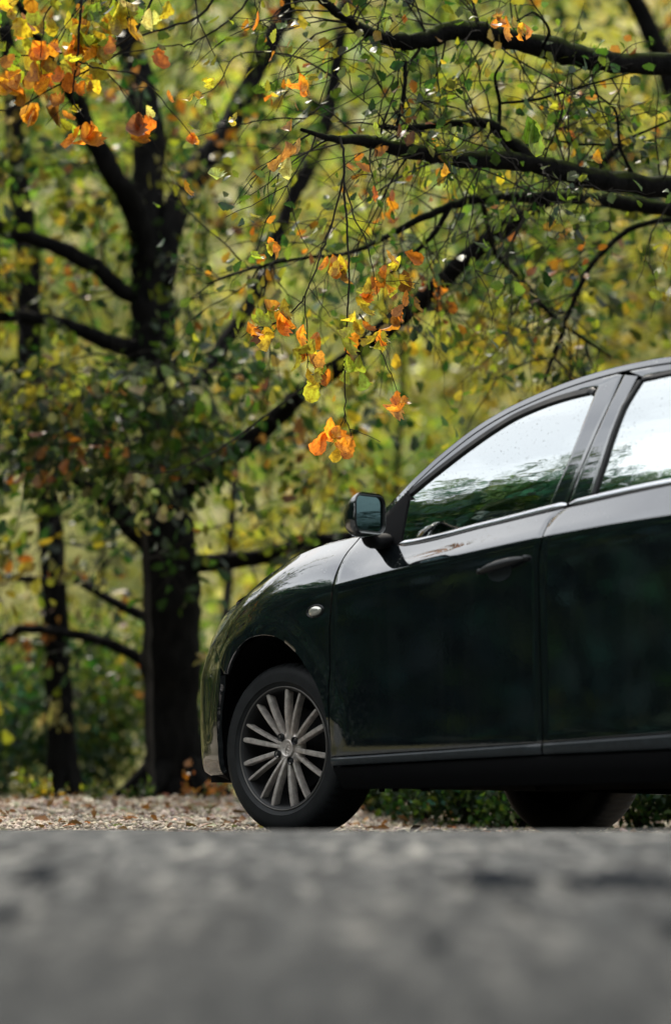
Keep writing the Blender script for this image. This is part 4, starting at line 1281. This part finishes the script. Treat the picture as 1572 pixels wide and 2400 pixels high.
fol = Foliage(11); r_ = fol.r
MIXL = {'g': 3, 'dg': 3, 'yg': 2, 'o': .5, 'b': .5, 'p': .5}
MIXT = {'yg': 2.8, 'y': .6, 'g': 3.2, 'dg': 2.4, 'o': .5, 'b': .4, 'p': .6}
def sprout(F, P, rad, count, L, leaves, size, mix, tmin=.15, up=.2, droop=.35, rr=.006):
    for k in range(count):
        i = int((tmin + (1 - tmin) * F.r.random()) * (len(P) - 2))
        ax = normed(P[i + 1] - P[i]); d = F.r.normal(size=3); d -= ax * (d @ ax); d = normed(d) + ax * .5 + np.array([0, 0, up])
        F.branchlet(P[i] + normed(d) * rad[i] * .6, d, L * (.6 + .7 * F.r.random()), leaves, size, mix, r0=rr, droop=droop)
for k, n, mix in (('limb1', 15, MIXT), ('limb2', 14, MIXT), ('limb3', 18, MIXT), ('limb4', 7, MIXL), ('limb5', 8, MIXT), ('limb6', 24, MIXT), ('limb7', 18, MIXT), ('limb8', 14, MIXL), ('limb9', 12, MIXL), ('limb10', 5, MIXL), ('limb11', 5, MIXL)):
    P, rad = oakP[k]; sprout(fol, P, rad, n, .75, 26, .085, mix)
P, rad = oakP['limb12']; sprout(fol, P, rad, 95, 1.3, 44, .12, MIXL, tmin=.25)  # boughs above the view, added to shade the ground behind the car
# the leafy drooping boughs in front of the lower trunk
for k in range(64):
    px, py = r_.uniform(30, 480), r_.uniform(860, 1130)
    fol.branchlet(dp(px, py - 40, r_.uniform(16.3, 17.5)), np.array([r_.normal() * .9 - .2, -.4, r_.normal() * .35]), .55, 30, .08, {'g': 3.2, 'dg': 3.6, 'yg': 1.2, 'o': .6, 'b': .5, 'p': .9}, droop=.3)
crown = fol.build(oak, T_MID_V, T_MID_F)
# ivy on the trunk
iv = Foliage(12)
P, rad = oakP['trunk']
for k in range(170):
    i = int(len(P) * (.50 + .48 * iv.r.random())); i = min(i, len(P) - 1)
    a = iv.r.uniform(0, 6.28); d = np.array([math.cos(a), math.sin(a), 0])
    iv.P.append((P[i] + d * (rad[i] + .015))[None]); iv.A.append((np.array([0, 0, -1]) + d * .3 + iv.r.normal(size=3) * .4)[None]); iv.S.append(np.array([.05 + .03 * iv.r.random()])); iv.C.append(palette(1, {'dg': 3, 'g': 1}, iv.r))
for k in range(7):
    s0 = dp(iv.r.uniform(415, 480), iv.r.uniform(330, 480), 17.6); pts = grow_twig(s0, np.array([0.02, 0, -1.0]), iv.r.uniform(.6, 1.1), iv.r, .5, .06)
    iv.twig(pts, .003); iv.leaves_on(pts, 34, .055, {'dg': 2, 'g': 3, 'yg': .6}, .02, 0)
iv.build(oak, T_SIMPLE_V, T_SIMPLE_F, 'ivy', 'vines')
child_of(oak)

# ------------------------------------------------------------------ slim tree at the left and a pole-thin stem beside the big trunk
def small_tree(name, label, L, mat, mix, sprouts, tmin, leaves=22, size=.08, Lw=.7, seed=1, flare=True):
    b = dp(L[0][0], L[0][1], L[0][2]); b = np.array([b[0], b[1], float(H(b[0], b[1]))])
    t = empty(name, b); tag(t, label, 'tree')
    P, rad = limb('trunk', L, mat, t, n=12, seed=seed, bmp=.06)
    F = Foliage(seed); sprout(F, P, rad, sprouts, Lw, leaves, size, mix, tmin=tmin)
    F.build(t, T_MID_V, T_MID_F)
    if flare: root_flare(b, rad[0] * .8, mat, t, seed)
    child_of(t); return t
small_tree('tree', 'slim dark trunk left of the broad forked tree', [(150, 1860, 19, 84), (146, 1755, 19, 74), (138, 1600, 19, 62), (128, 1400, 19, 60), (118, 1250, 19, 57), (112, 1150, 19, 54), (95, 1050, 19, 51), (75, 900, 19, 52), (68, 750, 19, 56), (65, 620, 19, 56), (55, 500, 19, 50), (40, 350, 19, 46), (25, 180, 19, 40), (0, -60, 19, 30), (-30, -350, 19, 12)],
           M['bark'], {'g': 3, 'dg': 2, 'yg': 2, 'o': .5, 'b': .4}, 14, .60, seed=31)
small_tree('sapling', 'thin bare stem rising just beside the broad trunk', [(352, 1860, 17.2, 20), (347, 1700, 17.2, 20), (343, 1500, 17.2, 19), (340, 1330, 17.2, 17), (333, 1200, 17.2, 12), (325, 1050, 17.2, 6)], M['twig'], {'g': 2, 'dg': 2, 'yg': 1}, 8, .6, 14, seed=32, flare=False)
small_tree('sapling', 'pale thin stem between the broad trunk and the wing mirror', [(505, 1870, 20, 22), (512, 1600, 20, 22), (530, 1350, 20, 20), (540, 1200, 20, 18), (552, 1050, 20, 15), (560, 850, 20, 8)], M['twig'], {'g': 2, 'dg': 2, 'yg': 2}, 10, .5, 16, seed=33, flare=False)

small_tree('tree', 'tree behind the car whose green boughs fill the upper right background', [(1720, 1880, 20.5, 90), (1715, 1500, 20.5, 80), (1705, 1000, 20.5, 76), (1660, 600, 20.5, 66), (1580, 250, 20.5, 54), (1450, -50, 20.5, 40), (1300, -300, 20.5, 20)], M['bark'], {'g': 3, 'dg': 3.4, 'yg': 1.6, 'o': .2}, 60, .38, 40, .085, 1.5, seed=34)

# ------------------------------------------------------------------ the overhanging oak whose trunk stands out of frame on the right
tb = dp(2150, 1900, 14.8)
over = empty('oak_tree', (tb[0], tb[1], float(H(tb[0], tb[1]))))
tag(over, 'mossy oak limbs reaching over the car from the right edge', 'tree')
tz = float(H(tb[0], tb[1]))
OV = {
 'trunk': [(2155, 1935, 14.8, 260), (2150, 1800, 14.8, 210), (2150, 1300, 14.8, 180), (2140, 800, 14.8, 170), (2150, 520, 14.7, 150), (2160, 250, 14.6, 130), (2180, -100, 14.6, 100), (2200, -600, 14.6, 60), (2215, -1000, 14.6, 14)],
 'limb1': [(2160, 250, 14.6, 84), (1950, 195, 14.3, 66), (1700, 160, 14, 54), (1559, 150, 13.8, 50), (1400, 140, 13.6, 52), (1300, 118, 13.5, 54), (1200, 97, 13.4, 50), (1130, 77, 13.35, 50), (1060, 70, 13.3, 46), (1000, 88, 13.25, 42), (930, 95, 13.2, 38), (850, 75, 13.1, 30), (800, 40, 13.0, 24), (750, 0, 12.9, 20), (680, -80, 12.9, 18), (560, -150, 12.95, 16), (400, -170, 13.0, 12), (250, -150, 13.05, 9), (150, -110, 13.1, 6)],
 'limb2': [(2150, 560, 14.7, 90), (1900, 470, 14.3, 66), (1700, 445, 14, 58), (1559, 435, 13.8, 54), (1400, 420, 13.6, 50), (1300, 397, 13.5, 47), (1220, 377, 13.4, 45), (1120, 372, 13.3, 41), (1000, 362, 13.2, 38), (920, 342, 13.1, 34), (850, 327, 13.0, 28), (770, 322, 12.8, 17), (700, 300, 12.6, 8)],
 'limb2b': [(1235, 380, 13.4, 34), (1165, 310, 13.4, 28), (1130, 287, 13.35, 24), (1060, 286, 13.3, 19), (970, 296, 13.25, 15), (905, 298, 13.2, 10), (870, 290, 13.2, 6)],
 'limb3': [(2150, 640, 15, 66), (1800, 520, 14.8, 50), (1559, 490, 14.6, 37), (1420, 468, 14.5, 35), (1300, 460, 14.4, 30), (1200, 458, 14.4, 25), (1100, 465, 14.3, 22), (1000, 497, 14.3, 18), (940, 527, 14.3, 16), (880, 560, 14.3, 12), (800, 590, 14.2, 9), (700, 600, 14.2, 8), (600, 620, 14.1, 7), (480, 660, 14, 4)],
 'limb3b': [(1045, 480, 14.3, 16), (1010, 540, 14.3, 12), (970, 580, 14.3, 10), (900, 640, 14.3, 7), (840, 670, 14.3, 4)],
 'limb4': [(1640, 500, 14.7, 17), (1480, 525, 15, 15), (1390, 595, 15, 14), (1340, 680, 15, 13), (1310, 760, 15, 12), (1280, 840, 15, 10), (1262, 895, 15, 7)],
 'limb5': [(1120, 466, 14.3, 12), (1150, 585, 15.0, 12), (1220, 660, 15.2, 12), (1260, 712, 15.2, 11), (1330, 770, 15.2, 9), (1420, 830, 15.2, 6)],
 'limb6': [(935, 96, 13.2, 12), (941, 180, 13.2, 10), (935, 240, 13.2, 10), (922, 292, 13.2, 8)],
 'limb7': [(1158, 305, 13.4, 10), (1160, 240, 13.4, 9), (1150, 180, 13.4, 7), (1170, 140, 13.4, 5)],
 'limb8': [(1260, 110, 13.4, 9), (1275, 70, 13.3, 7), (1240, 30, 13.3, 6), (1200, 50, 13.2, 4)],
 'limb9': [(1165, 240, 13.4, 7), (1250, 230, 13.4, 7), (1340, 205, 13.4, 6), (1460, 170, 13.4, 4)],
 'limb10': [(1480, 430, 13.7, 9), (1440, 340, 13.7, 8), (1430, 260, 13.7, 7), (1380, 215, 13.7, 5), (1330, 170, 13.7, 3)],
 'limb11': [(1438, 335, 13.7, 6), (1350, 335, 13.7, 6), (1250, 320, 13.6, 4)],
 'limb12': [(1440, 330, 13.7, 7), (1510, 300, 13.7, 6), (1600, 260, 13.7, 5)],
}
overP = {}
for i, (k, L) in enumerate(OV.items()):
    overP[k] = limb('trunk' if k == 'trunk' else 'limb', L, M['bark_moss'], over, n=14 if L[0][3] > 30 else 8, seed=60 + i, bmp=.10 if L[0][3] > 30 else .06)
root_flare(np.array([tb[0], tb[1], tz]), .24, M['bark_moss'], over, 9)
ov = Foliage(41); r_ = ov.r
MIXR = {'g': 3.6, 'yg': 3.0, 'y': .5, 'o': .45, 'b': .45, 'dg': 2.0}
for k, n, L in (('limb1', 46, .5), ('limb2', 26, .5), ('limb2b', 10, .4), ('limb3', 30, .55), ('limb3b', 6, .4), ('limb4', 16, .5), ('limb5', 16, .5), ('limb9', 6, .3), ('limb10', 10, .3), ('limb11', 6, .3)):
    P, rad = overP[k]; sprout(ov, P, rad, n, L, 13, .058, MIXR, tmin=.22, up=-.05 if k != 'limb1' else .25, droop=.3, rr=.0042)
P, rad = overP['trunk']; sprout(ov, P, rad, 36, 1.0, 36, .09, MIXR, tmin=.68)
# free bare side twigs that cross the upper half of the view
for k in range(46):
    P, rad = overP[['limb1', 'limb2', 'limb3', 'limb2b'][k % 4]]; i = r_.integers(len(P) // 4, len(P) - 2)
    d = np.array([r_.normal() * .7 - .25, r_.normal() * .25, r_.normal() * .8])
    pts = grow_twig(P[i], d, r_.uniform(.35, .9), r_, .2, .3, 9); ov.twig(pts, .0042)
    j = r_.integers(3, 8); ov.twig(grow_twig(pts[j], pts[j] - pts[j - 2] + r_.normal(size=3) * .1, .3, r_, .2, .4), .0022)
# twigs hanging into the centre and the upper left corner: (display px, py) polylines
HANG = [
 (12.3, 7, [(790, 318), (799, 370), (800, 450), (805, 520), (812, 620), (808, 720), (803, 820), (800, 900), (803, 985)]),
 (12.3, 5, [(800, 400), (775, 510), (750, 580), (725, 650), (708, 695), (712, 760), (715, 840), (722, 880)]),
 (12.3, 4, [(800, 430), (826, 510), (850, 560), (868, 640), (880, 700)]),
 (12.35, 4, [(835, 730), (865, 775), (890, 830), (912, 880), (932, 955)]),
 (12.3, 4, [(708, 690), (670, 735), (630, 755), (590, 765), (560, 785)]),
 (12.3, 3, [(803, 960), (785, 1005), (770, 1035)]), (12.3, 3, [(803, 975), (815, 1010), (818, 1045)]),
 (12.25, 8, [(192, -120), (190, 0), (184, 80), (180, 140), (172, 190), (172, 235), (195, 272)]),
 (12.25, 5, [(182, 142), (230, 160), (310, 172), (375, 230), (445, 315)]),
 (12.25, 4, [(245, 165), (275, 200), (318, 262)]),
 (12.4, 7, [(420, -170), (330, 50), (235, 125), (160, 122), (80, 128), (-20, 135)]),
 (12.4, 7, [(560, -150), (480, 20), (400, 60), (330, 85), (250, 140), (130, 200), (40, 250), (-30, 255)]),
 (12.5, 6, [(640, -110), (560, 20), (500, 70), (435, 105), (400, 106), (230, 132)]),
 (12.3, 4, [(150, -110), (60, -10), (30, 60), (-20, 120)]), (12.3, 4, [(250, -150), (120, 10), (100, 80), (95, 130), (98, 180)]),
 (12.5, 5, [(772, 180), (700, 135), (620, 122), (545, 132), (500, 205), (440, 225)]),
 (12.5, 4, [(620, -120), (590, -20), (600, 30)]),
 (12.5, 5, [(790, 190), (720, 270), (640, 275), (550, 290), (450, 320)]),
 (13.0, 6, [(700, 1090), (560, 1010), (470, 1090), (380, 1110)]),
]
HANG[-1] = (14.5, 6, [(720, 890), (640, 950), (560, 1010), (480, 1060), (400, 1095), (300, 1100)])
for Y, w, L in HANG:
    if min(a for a, b in L) < 460 and max(b for a, b in L) < 420: Y += .75
    P = catmull(np.array([dp(a, b, Y + .04 * math.sin(a * .05)) for a, b in L]), 5)
    P = P + r_.normal(size=P.shape) * .0018
    ov.tw.tube(P, np.linspace(px_r(w, Y), px_r(w, Y) * .45, len(P)), 6, cap=False)
    for q in range(max(1, len(L) // 2)):
        i = r_.integers(3, len(P) - 2); ov.twig(grow_twig(P[i], normed(P[i + 1] - P[i - 1]) + r_.normal(size=3) * .6, r_.uniform(.06, .2), r_, .2, .3, 5), .0016)
ov.build(over, T_MID_V, T_MID_F)

# leaves that the photograph shows singly: one object each, sharing a few meshes
LV = []
for q, (cu, fo, tw_, ra) in enumerate([(.2, .15, .1, .05), (.5, .3, .4, .08), (.9, .5, .8, .14), (-.5, .3, -.5, .10), (1.2, .8, .3, .18), (.3, .6, -.2, .10), (-.9, .6, .6, .16)]):
    V, Fc = oak_template(cu, fo, tw_, ra, 100 + q)
    me = mesh_from(V, Fc, 'leaf'); me.materials.append(M['leaf_obj']); LV.append(me)
def one_leaf(px, py, Y, size_px, colour, variant, axis_=None):
    p = dp(px, py, Y); s_ = px_r(size_px, Y) * 2
    a = Vector(axis_ if axis_ is not None else (r_.normal() * .55, r_.normal() * .35, -1.0)).normalized()
    n_ = Vector((r_.normal() * .5, -1.0 + r_.normal() * .5, r_.normal() * .5)); sd = a.cross(n_).normalized(); nm = sd.cross(a)
    Mx = Matrix((sd, a, nm)).transposed().to_4x4()
    o = link('leaf', LV[variant], None, over)
    o.matrix_local = Matrix.Translation(Vector(p - np.array([0, 0, -s_ * .45])) ) @ Mx @ Matrix.Scale(s_, 4)
    c = palette(1, colour, r_)[0] * 1.5
    o.color = (*[float(min(q, .9)) for q in c], 1)
    return o
OR = {'o': 3.2, 'y': 1.4, 'yg': .8, 'b': .9}; MX = {'o': 3, 'y': 1.6, 'yg': 1.6, 'b': .6}; YG = {'yg': 3, 'y': 2, 'g': 1.2, 'o': .8}; BR = {'b': 3, 'o': 2}
CL = [(780, 620, 8, 34, 36, OR), (890, 655, 12, 42, 40, OR), (922, 612, 4, 20, 40, OR), (600, 770, 9, 38, 44, MX), (650, 745, 6, 25, 44, MX), (718, 835, 13, 42, 38, OR), (745, 890, 6, 30, 46, YG),
      (820, 765, 6, 26, 42, MX), (878, 795, 4, 20, 38, OR), (775, 1015, 7, 30, 44, OR), (812, 1045, 4, 18, 44, OR), (928, 940, 5, 20, 38, BR), (825, 868, 4, 24, 46, {'g': 2, 'yg': 2}), (945, 738, 6, 34, 36, BR), (835, 700, 4, 24, 36, MX),
      (55, 55, 18, 55, 62, YG), (130, 130, 20, 55, 60, MX), (40, 205, 7, 24, 66, OR), (98, 262, 7, 26, 66, BR), (150, 290, 5, 22, 56, MX), (235, 110, 13, 42, 60, YG), (255, 40, 12, 40, 60, YG), (110, 175, 11, 36, 54, OR), (20, 15, 7, 34, 50, YG),
      (330, 40, 5, 28, 50, {'p': 2, 'yg': 1}), (190, 60, 9, 45, 50, MX), (215, 190, 4, 22, 42, OR), (1215, 62, 6, 24, 40, OR), (1165, 40, 4, 18, 40, BR), (700, 200, 4, 30, 34, MX), (620, 590, 4, 24, 34, OR), (540, 240, 5, 40, 36, YG), (680, 350, 6, 40, 38, {'p': 3, 'b': 1}), (450, 210, 4, 28, 36, YG)]
for (px, py, n, sp, sz, mix) in CL:
    for k in range(n):
        mid_ = 540 < px < 960; f_ = .52 if mid_ else .75
        one_leaf(px + r_.normal() * sp * f_, py + r_.normal() * sp * f_, (13.1 if px < 400 and py < 400 else 12.3) + r_.normal() * .07, sz * (1.25 if mid_ else 1.0) * r_.uniform(.7, 1.2), mix, int(r_.integers(0, 7)))
for (px, py, sz, mix, v) in [(200, 320, 84, {'o': 1}, 4), (188, 322, 70, {'o': 1}, 1), (212, 312, 72, {'o': 2, 'p': 1}, 6), (325, 298, 82, {'o': 2, 'b': 1}, 4), (310, 305, 66, {'o': 1}, 2), (345, 292, 60, {'o': 1}, 6), (340, 262, 40, {'p': 1}, 5), (322, 280, 46, {'b': 1}, 0),
                             (370, 140, 72, {'o': 1}, 1), (452, 328, 44, {'o': 1}, 4), (444, 322, 36, {'o': 1}, 6), (430, 436, 40, {'y': 2, 'o': 1}, 2), (391, 225, 36, {'o': 1}, 1), (601, 47, 50, {'o': 1}, 1), (500, 418, 64, {'p': 1, 'yg': 1}, 4),
                             (1242, 318, 92, {'g': 1}, 0), (1225, 300, 70, {'g': 1}, 5), (872, 303, 46, {'yg': 1}, 1), (1391, 362, 36, {'o': 1}, 2), (1032, 394, 36, {'o': 1, 'b': 1}, 3), (220, 190, 44, {'o': 1}, 2), (715, 212, 26, {'o': 1}, 1)]:
    one_leaf(px, py, 13.05 if px < 460 and py < 400 else 12.25, sz, mix, v, (r_.normal() * .2, r_.normal() * .2, -1))
child_loc = over.location.copy()
for c in over.children:
    if c.name.split('.')[0] == 'leaf': c.location = c.location - child_loc
    else: c.location = -child_loc

# ------------------------------------------------------------------ undergrowth and the wooded hillside
def shrub(name, label, c, rad, n, size, mix, seed, cat='shrub', stems=9):
    b = np.array([c[0], c[1], float(H(c[0], c[1]))])
    t = empty(name, b); tag(t, label, cat)
    F = Foliage(seed)
    for k in range(stems):
        a = F.r.uniform(0, 6.28); d = np.array([math.cos(a) * .6, math.sin(a) * .6, 1.0])
        pts = grow_twig(b, d, rad[2] * (1.0 + .6 * F.r.random()), F.r, .15, .25); F.twig(pts, .008)
        F.leaves_on(pts, n // (2 * stems), size, mix, rad[0] * .18, .1)
    for k in range(9):
        q = F.r.normal(size=3) * .45; q[2] = abs(q[2]) + .25
        F.cloud(b + q * np.array(rad), np.array(rad) * .45, n // 18, size, mix)
    F.build(t, T_SIMPLE_V, T_SIMPLE_F, 'foliage', 'stems', drop_under=.0)
    child_of(t); return t
def gp(px, Y): x = (px * 1.0084 - CX) / F_PX * Y; return (x, Y, 0)
GREEN = {'g': 4, 'dg': 3.5, 'yg': .6}
shrub('shrub', 'dense green shrub between the slim tree and the broad trunk', gp(250, 21.5), (.75, .5, 1.0), 5600, .065, {'g': 5, 'dg': 2, 'yg': 1}, 71)
shrub('shrub', 'dark green shrub at the left edge beside the slim tree', gp(0, 21), (.6, .5, .9), 3800, .06, {'dg': 4, 'bg': 2, 'g': 1}, 72)
shrub('shrub', 'dark shrub low behind the front bumper', gp(500, 20.5), (.5, .4, .55), 2000, .06, {'dg': 4, 'g': 1.5, 'o': .2}, 73)
for k, (px, lab) in enumerate([(875, 'low green shrub seen beneath the car just behind the front tyre'), (985, 'second low shrub behind the front tyre, seen beneath the car'), (1100, 'low dark shrub seen beneath the middle of the front door'), (1215, 'low green shrub seen beneath the rear edge of the front door'), (1340, 'low dark shrub beside the far front tyre'), (1480, 'low shrub beneath the rear door near the right edge'), (1640, 'low shrub behind the car just past the right edge')]):
    shrub('shrub', lab, gp(px, [15.7, 15.1, 14.7, 14.6, 14.5, 14.5, 14.6][k]), (.27, .25, .32), 1500, .045, {'g': 3, 'dg': 5, 'bg': .6}, 80 + k)
def seedling(label, px, Y, h, n, size, mix, seed):
    b = np.array([gp(px, Y)[0], Y, 0.0]); b[2] = float(H(b[0], b[1]))
    t = empty('plant', b); tag(t, label, 'plant'); F = Foliage(seed)
    for k in range(n):
        a = F.r.uniform(0, 6.28); pts = grow_twig(b, np.array([math.cos(a) * .7, math.sin(a) * .5, .9]), h * F.r.uniform(.6, 1.1), F.r, .3, .2)
        F.twig(pts, .003); F.leaves_on(pts, 7, size, mix, .012, .35, .1)
    F.build(t, T_SIMPLE_V, T_SIMPLE_F, 'foliage', 'stems'); child_of(t)
seedling('pale leafy seedling on the verge at the far left', 65, 16.8, .20, 6, .055, {'yg': 3, 'g': 2, 'p': 1}, 91)
seedling('low yellow-leaved plant on the verge before the slim tree', 120, 16.4, .15, 7, .04, {'yg': 3, 'y': 1.5, 'g': 1}, 92)
seedling('small green seedling between the two trunks', 205, 17.0, .17, 6, .045, {'g': 3, 'yg': 1}, 93)
seedling('low green plant at the foot of the broad trunk', 330, 16.9, .13, 6, .04, {'g': 3, 'dg': 2}, 94)
seedling('rust-red dead leafy sprig beside the front bumper', 470, 16.3, .20, 7, .055, {'b': 3, 'o': 2}, 95)
seedling('small pale weed just behind the front tyre', 868, 15.6, .10, 6, .04, {'p': 2, 'g': 2}, 96)
seedling('small grey-green weed on the verge before the bumper', 500, 16.6, .10, 5, .035, {'g': 2, 'dg': 2}, 97)

# fallen leaves on the gravel
lf = Foliage(50); n = 2600
x = lf.r.uniform(-2.2, 2.4, n); y = 12.4 + 5.4 * lf.r.random(n) ** .8
P = np.stack([x, y, H(x, y) + .012], 1); A = lf.r.normal(size=(n, 3)); A[:, 2] *= .25
V, Fc, CC = leaf_geo(P, A, (.025 + .05 * lf.r.random(n) ** 2), palette(n, {'b': 4.5, 'o': 1.6, 'p': 1.6}, lf.r) * .9, T_MID_V, T_MID_F, lf.r, flat=1.0)
tag(link('leaf_litter', mesh_fast(V, Fc, CC), M['litter']), 'scattered brown and orange fallen leaves on the gravel', 'fallen leaves', kind='stuff')

# background: woodland rising on the hillside, read as one mass of leaves
wd = Foliage(77); r2 = wd.r
def mass(n, yr, zr, k, rad, size, mixes, xk=.155):
    for q in range(n):
        Y = r2.uniform(*yr); X = r2.uniform(-1, 1) * (Y * xk + .5)
        z = float(H(X, Y)) + r2.uniform(*zr)
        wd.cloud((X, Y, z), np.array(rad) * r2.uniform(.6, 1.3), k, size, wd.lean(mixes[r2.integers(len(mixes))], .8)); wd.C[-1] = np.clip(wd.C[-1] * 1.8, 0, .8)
BM = [{'yg': 4, 'y': 1.2, 'g': 2}, {'yg': 3, 'g': 3, 'o': .25}, {'g': 4, 'yg': 1.5, 'dg': 1}, {'p': 2, 'yg': 3, 'y': 1}, {'g': 3, 'dg': 2, 'o': .15}]
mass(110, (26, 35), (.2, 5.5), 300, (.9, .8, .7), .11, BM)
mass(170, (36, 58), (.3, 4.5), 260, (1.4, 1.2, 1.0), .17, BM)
for k in range(60):
    X = r2.uniform(3.8, 20) * (1 if k % 3 == 0 else -1); Y = r2.uniform(21, 31)
    for qq in range(5): wd.cloud((X, Y, float(H(X, Y)) + r2.uniform(.3, 6)), (1.3, 1.2, 1.0), 110, .26, wd.lean({'g': 3, 'dg': 3, 'yg': 1.5}))
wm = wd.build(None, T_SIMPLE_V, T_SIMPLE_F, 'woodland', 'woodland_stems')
tag(wm, 'sunlit yellow-green woodland covering the hillside in the distance', 'woodland', kind='stuff')
# a few stems in that woodland
for k, (px, Y, w, lab) in enumerate([(880, 26, 16, 'thin distant trunk behind the hanging orange leaves'), (1330, 27, 18, 'thin distant trunk above the roof of the car'), (200, 28, 18, 'pale distant trunk between the slim tree and the broad trunk'), (620, 29, 20, 'distant trunk right of the broad tree')]):
    b = gp(px, Y); z0 = float(H(b[0], b[1])); t = empty('tree', (b[0], b[1], z0)); tag(t, lab, 'tree')
    acc = Acc(); P = grow_twig(np.array([b[0], b[1], z0 - .1]), np.array([.05, 0, 1]), 7.5, r2, -.2, .08, 12); acc.tube(P, np.linspace(px_r(w, Y), .02, len(P)), 9, bump=.06, seed=k)
    link('trunk', acc.mesh(), M['bark'], t)
    F = Foliage(200 + k); sprout(F, P, np.linspace(px_r(w, Y), .02, len(P)), 16, 1.2, 24, .10, BM[k % 5], tmin=.3); F.build(t, T_SIMPLE_V, T_SIMPLE_F); child_of(t)

# two unseen roadside trees to the left, added to shade the road beside the car
for k, (X, Y, hh, lab) in enumerate([(-6.0, 17.2, 7.0, 'unseen roadside tree added left of the slim tree for its shade'), (-8.8, 17.6, 7.6, 'farther unseen roadside tree added at the left for its shade')]):
    z0 = float(H(X, Y)); t = empty('tree', (X, Y, z0)); tag(t, lab, 'tree')
    acc = Acc(); P = grow_twig(np.array([X, Y, z0 - .1]), np.array([.02, 0, 1]), hh * .85, r2, -.2, .06, 12); acc.tube(P, np.linspace(.16, .03, len(P)), 10, bump=.06, seed=k); link('trunk', acc.mesh(), M['bark'], t)
    F = Foliage(300 + k); sprout(F, P, np.linspace(.16, .03, len(P)), 90, 1.5, 40, .13, MIXL, tmin=.35); F.build(t, T_SIMPLE_V, T_SIMPLE_F); child_of(t)

# belts of trees beyond the road to the left and, added to block low sky light, behind the photographer: out of frame, mirrored in the car's glass and paint
def tree_belt(n, xr, yr, hr, name, label, seed):
    F = Foliage(seed); r3 = F.r
    for k in range(n):
        X = r3.uniform(*xr); Y = r3.uniform(*yr); hgt = r3.uniform(*hr)
        for q in range(12):
            z = float(H(X, Y)) + (hgt * r3.random() ** .8 if q < 8 else r3.uniform(.3, 5.5))
            F.cloud((X, Y, z), (2.0, 2.0, 1.5), 85, .60, {'g': 1, 'dg': 2, 'bg': 4}); F.C[-1] *= 1.25
    tag(F.build(None, T_SIMPLE_V, T_SIMPLE_F, name, 'stems'), label, 'treeline', kind='stuff')
tree_belt(190, (-33, -23), (-6, 40), (12.5, 16.0), 'treeline', 'belt of green trees standing beyond the road to the left', 99)
tree_belt(150, (-20, 24), (-16, -7), (9.0, 15.0), 'treeline', 'unseen belt of tall trees added behind the photographer to block sky light', 98)
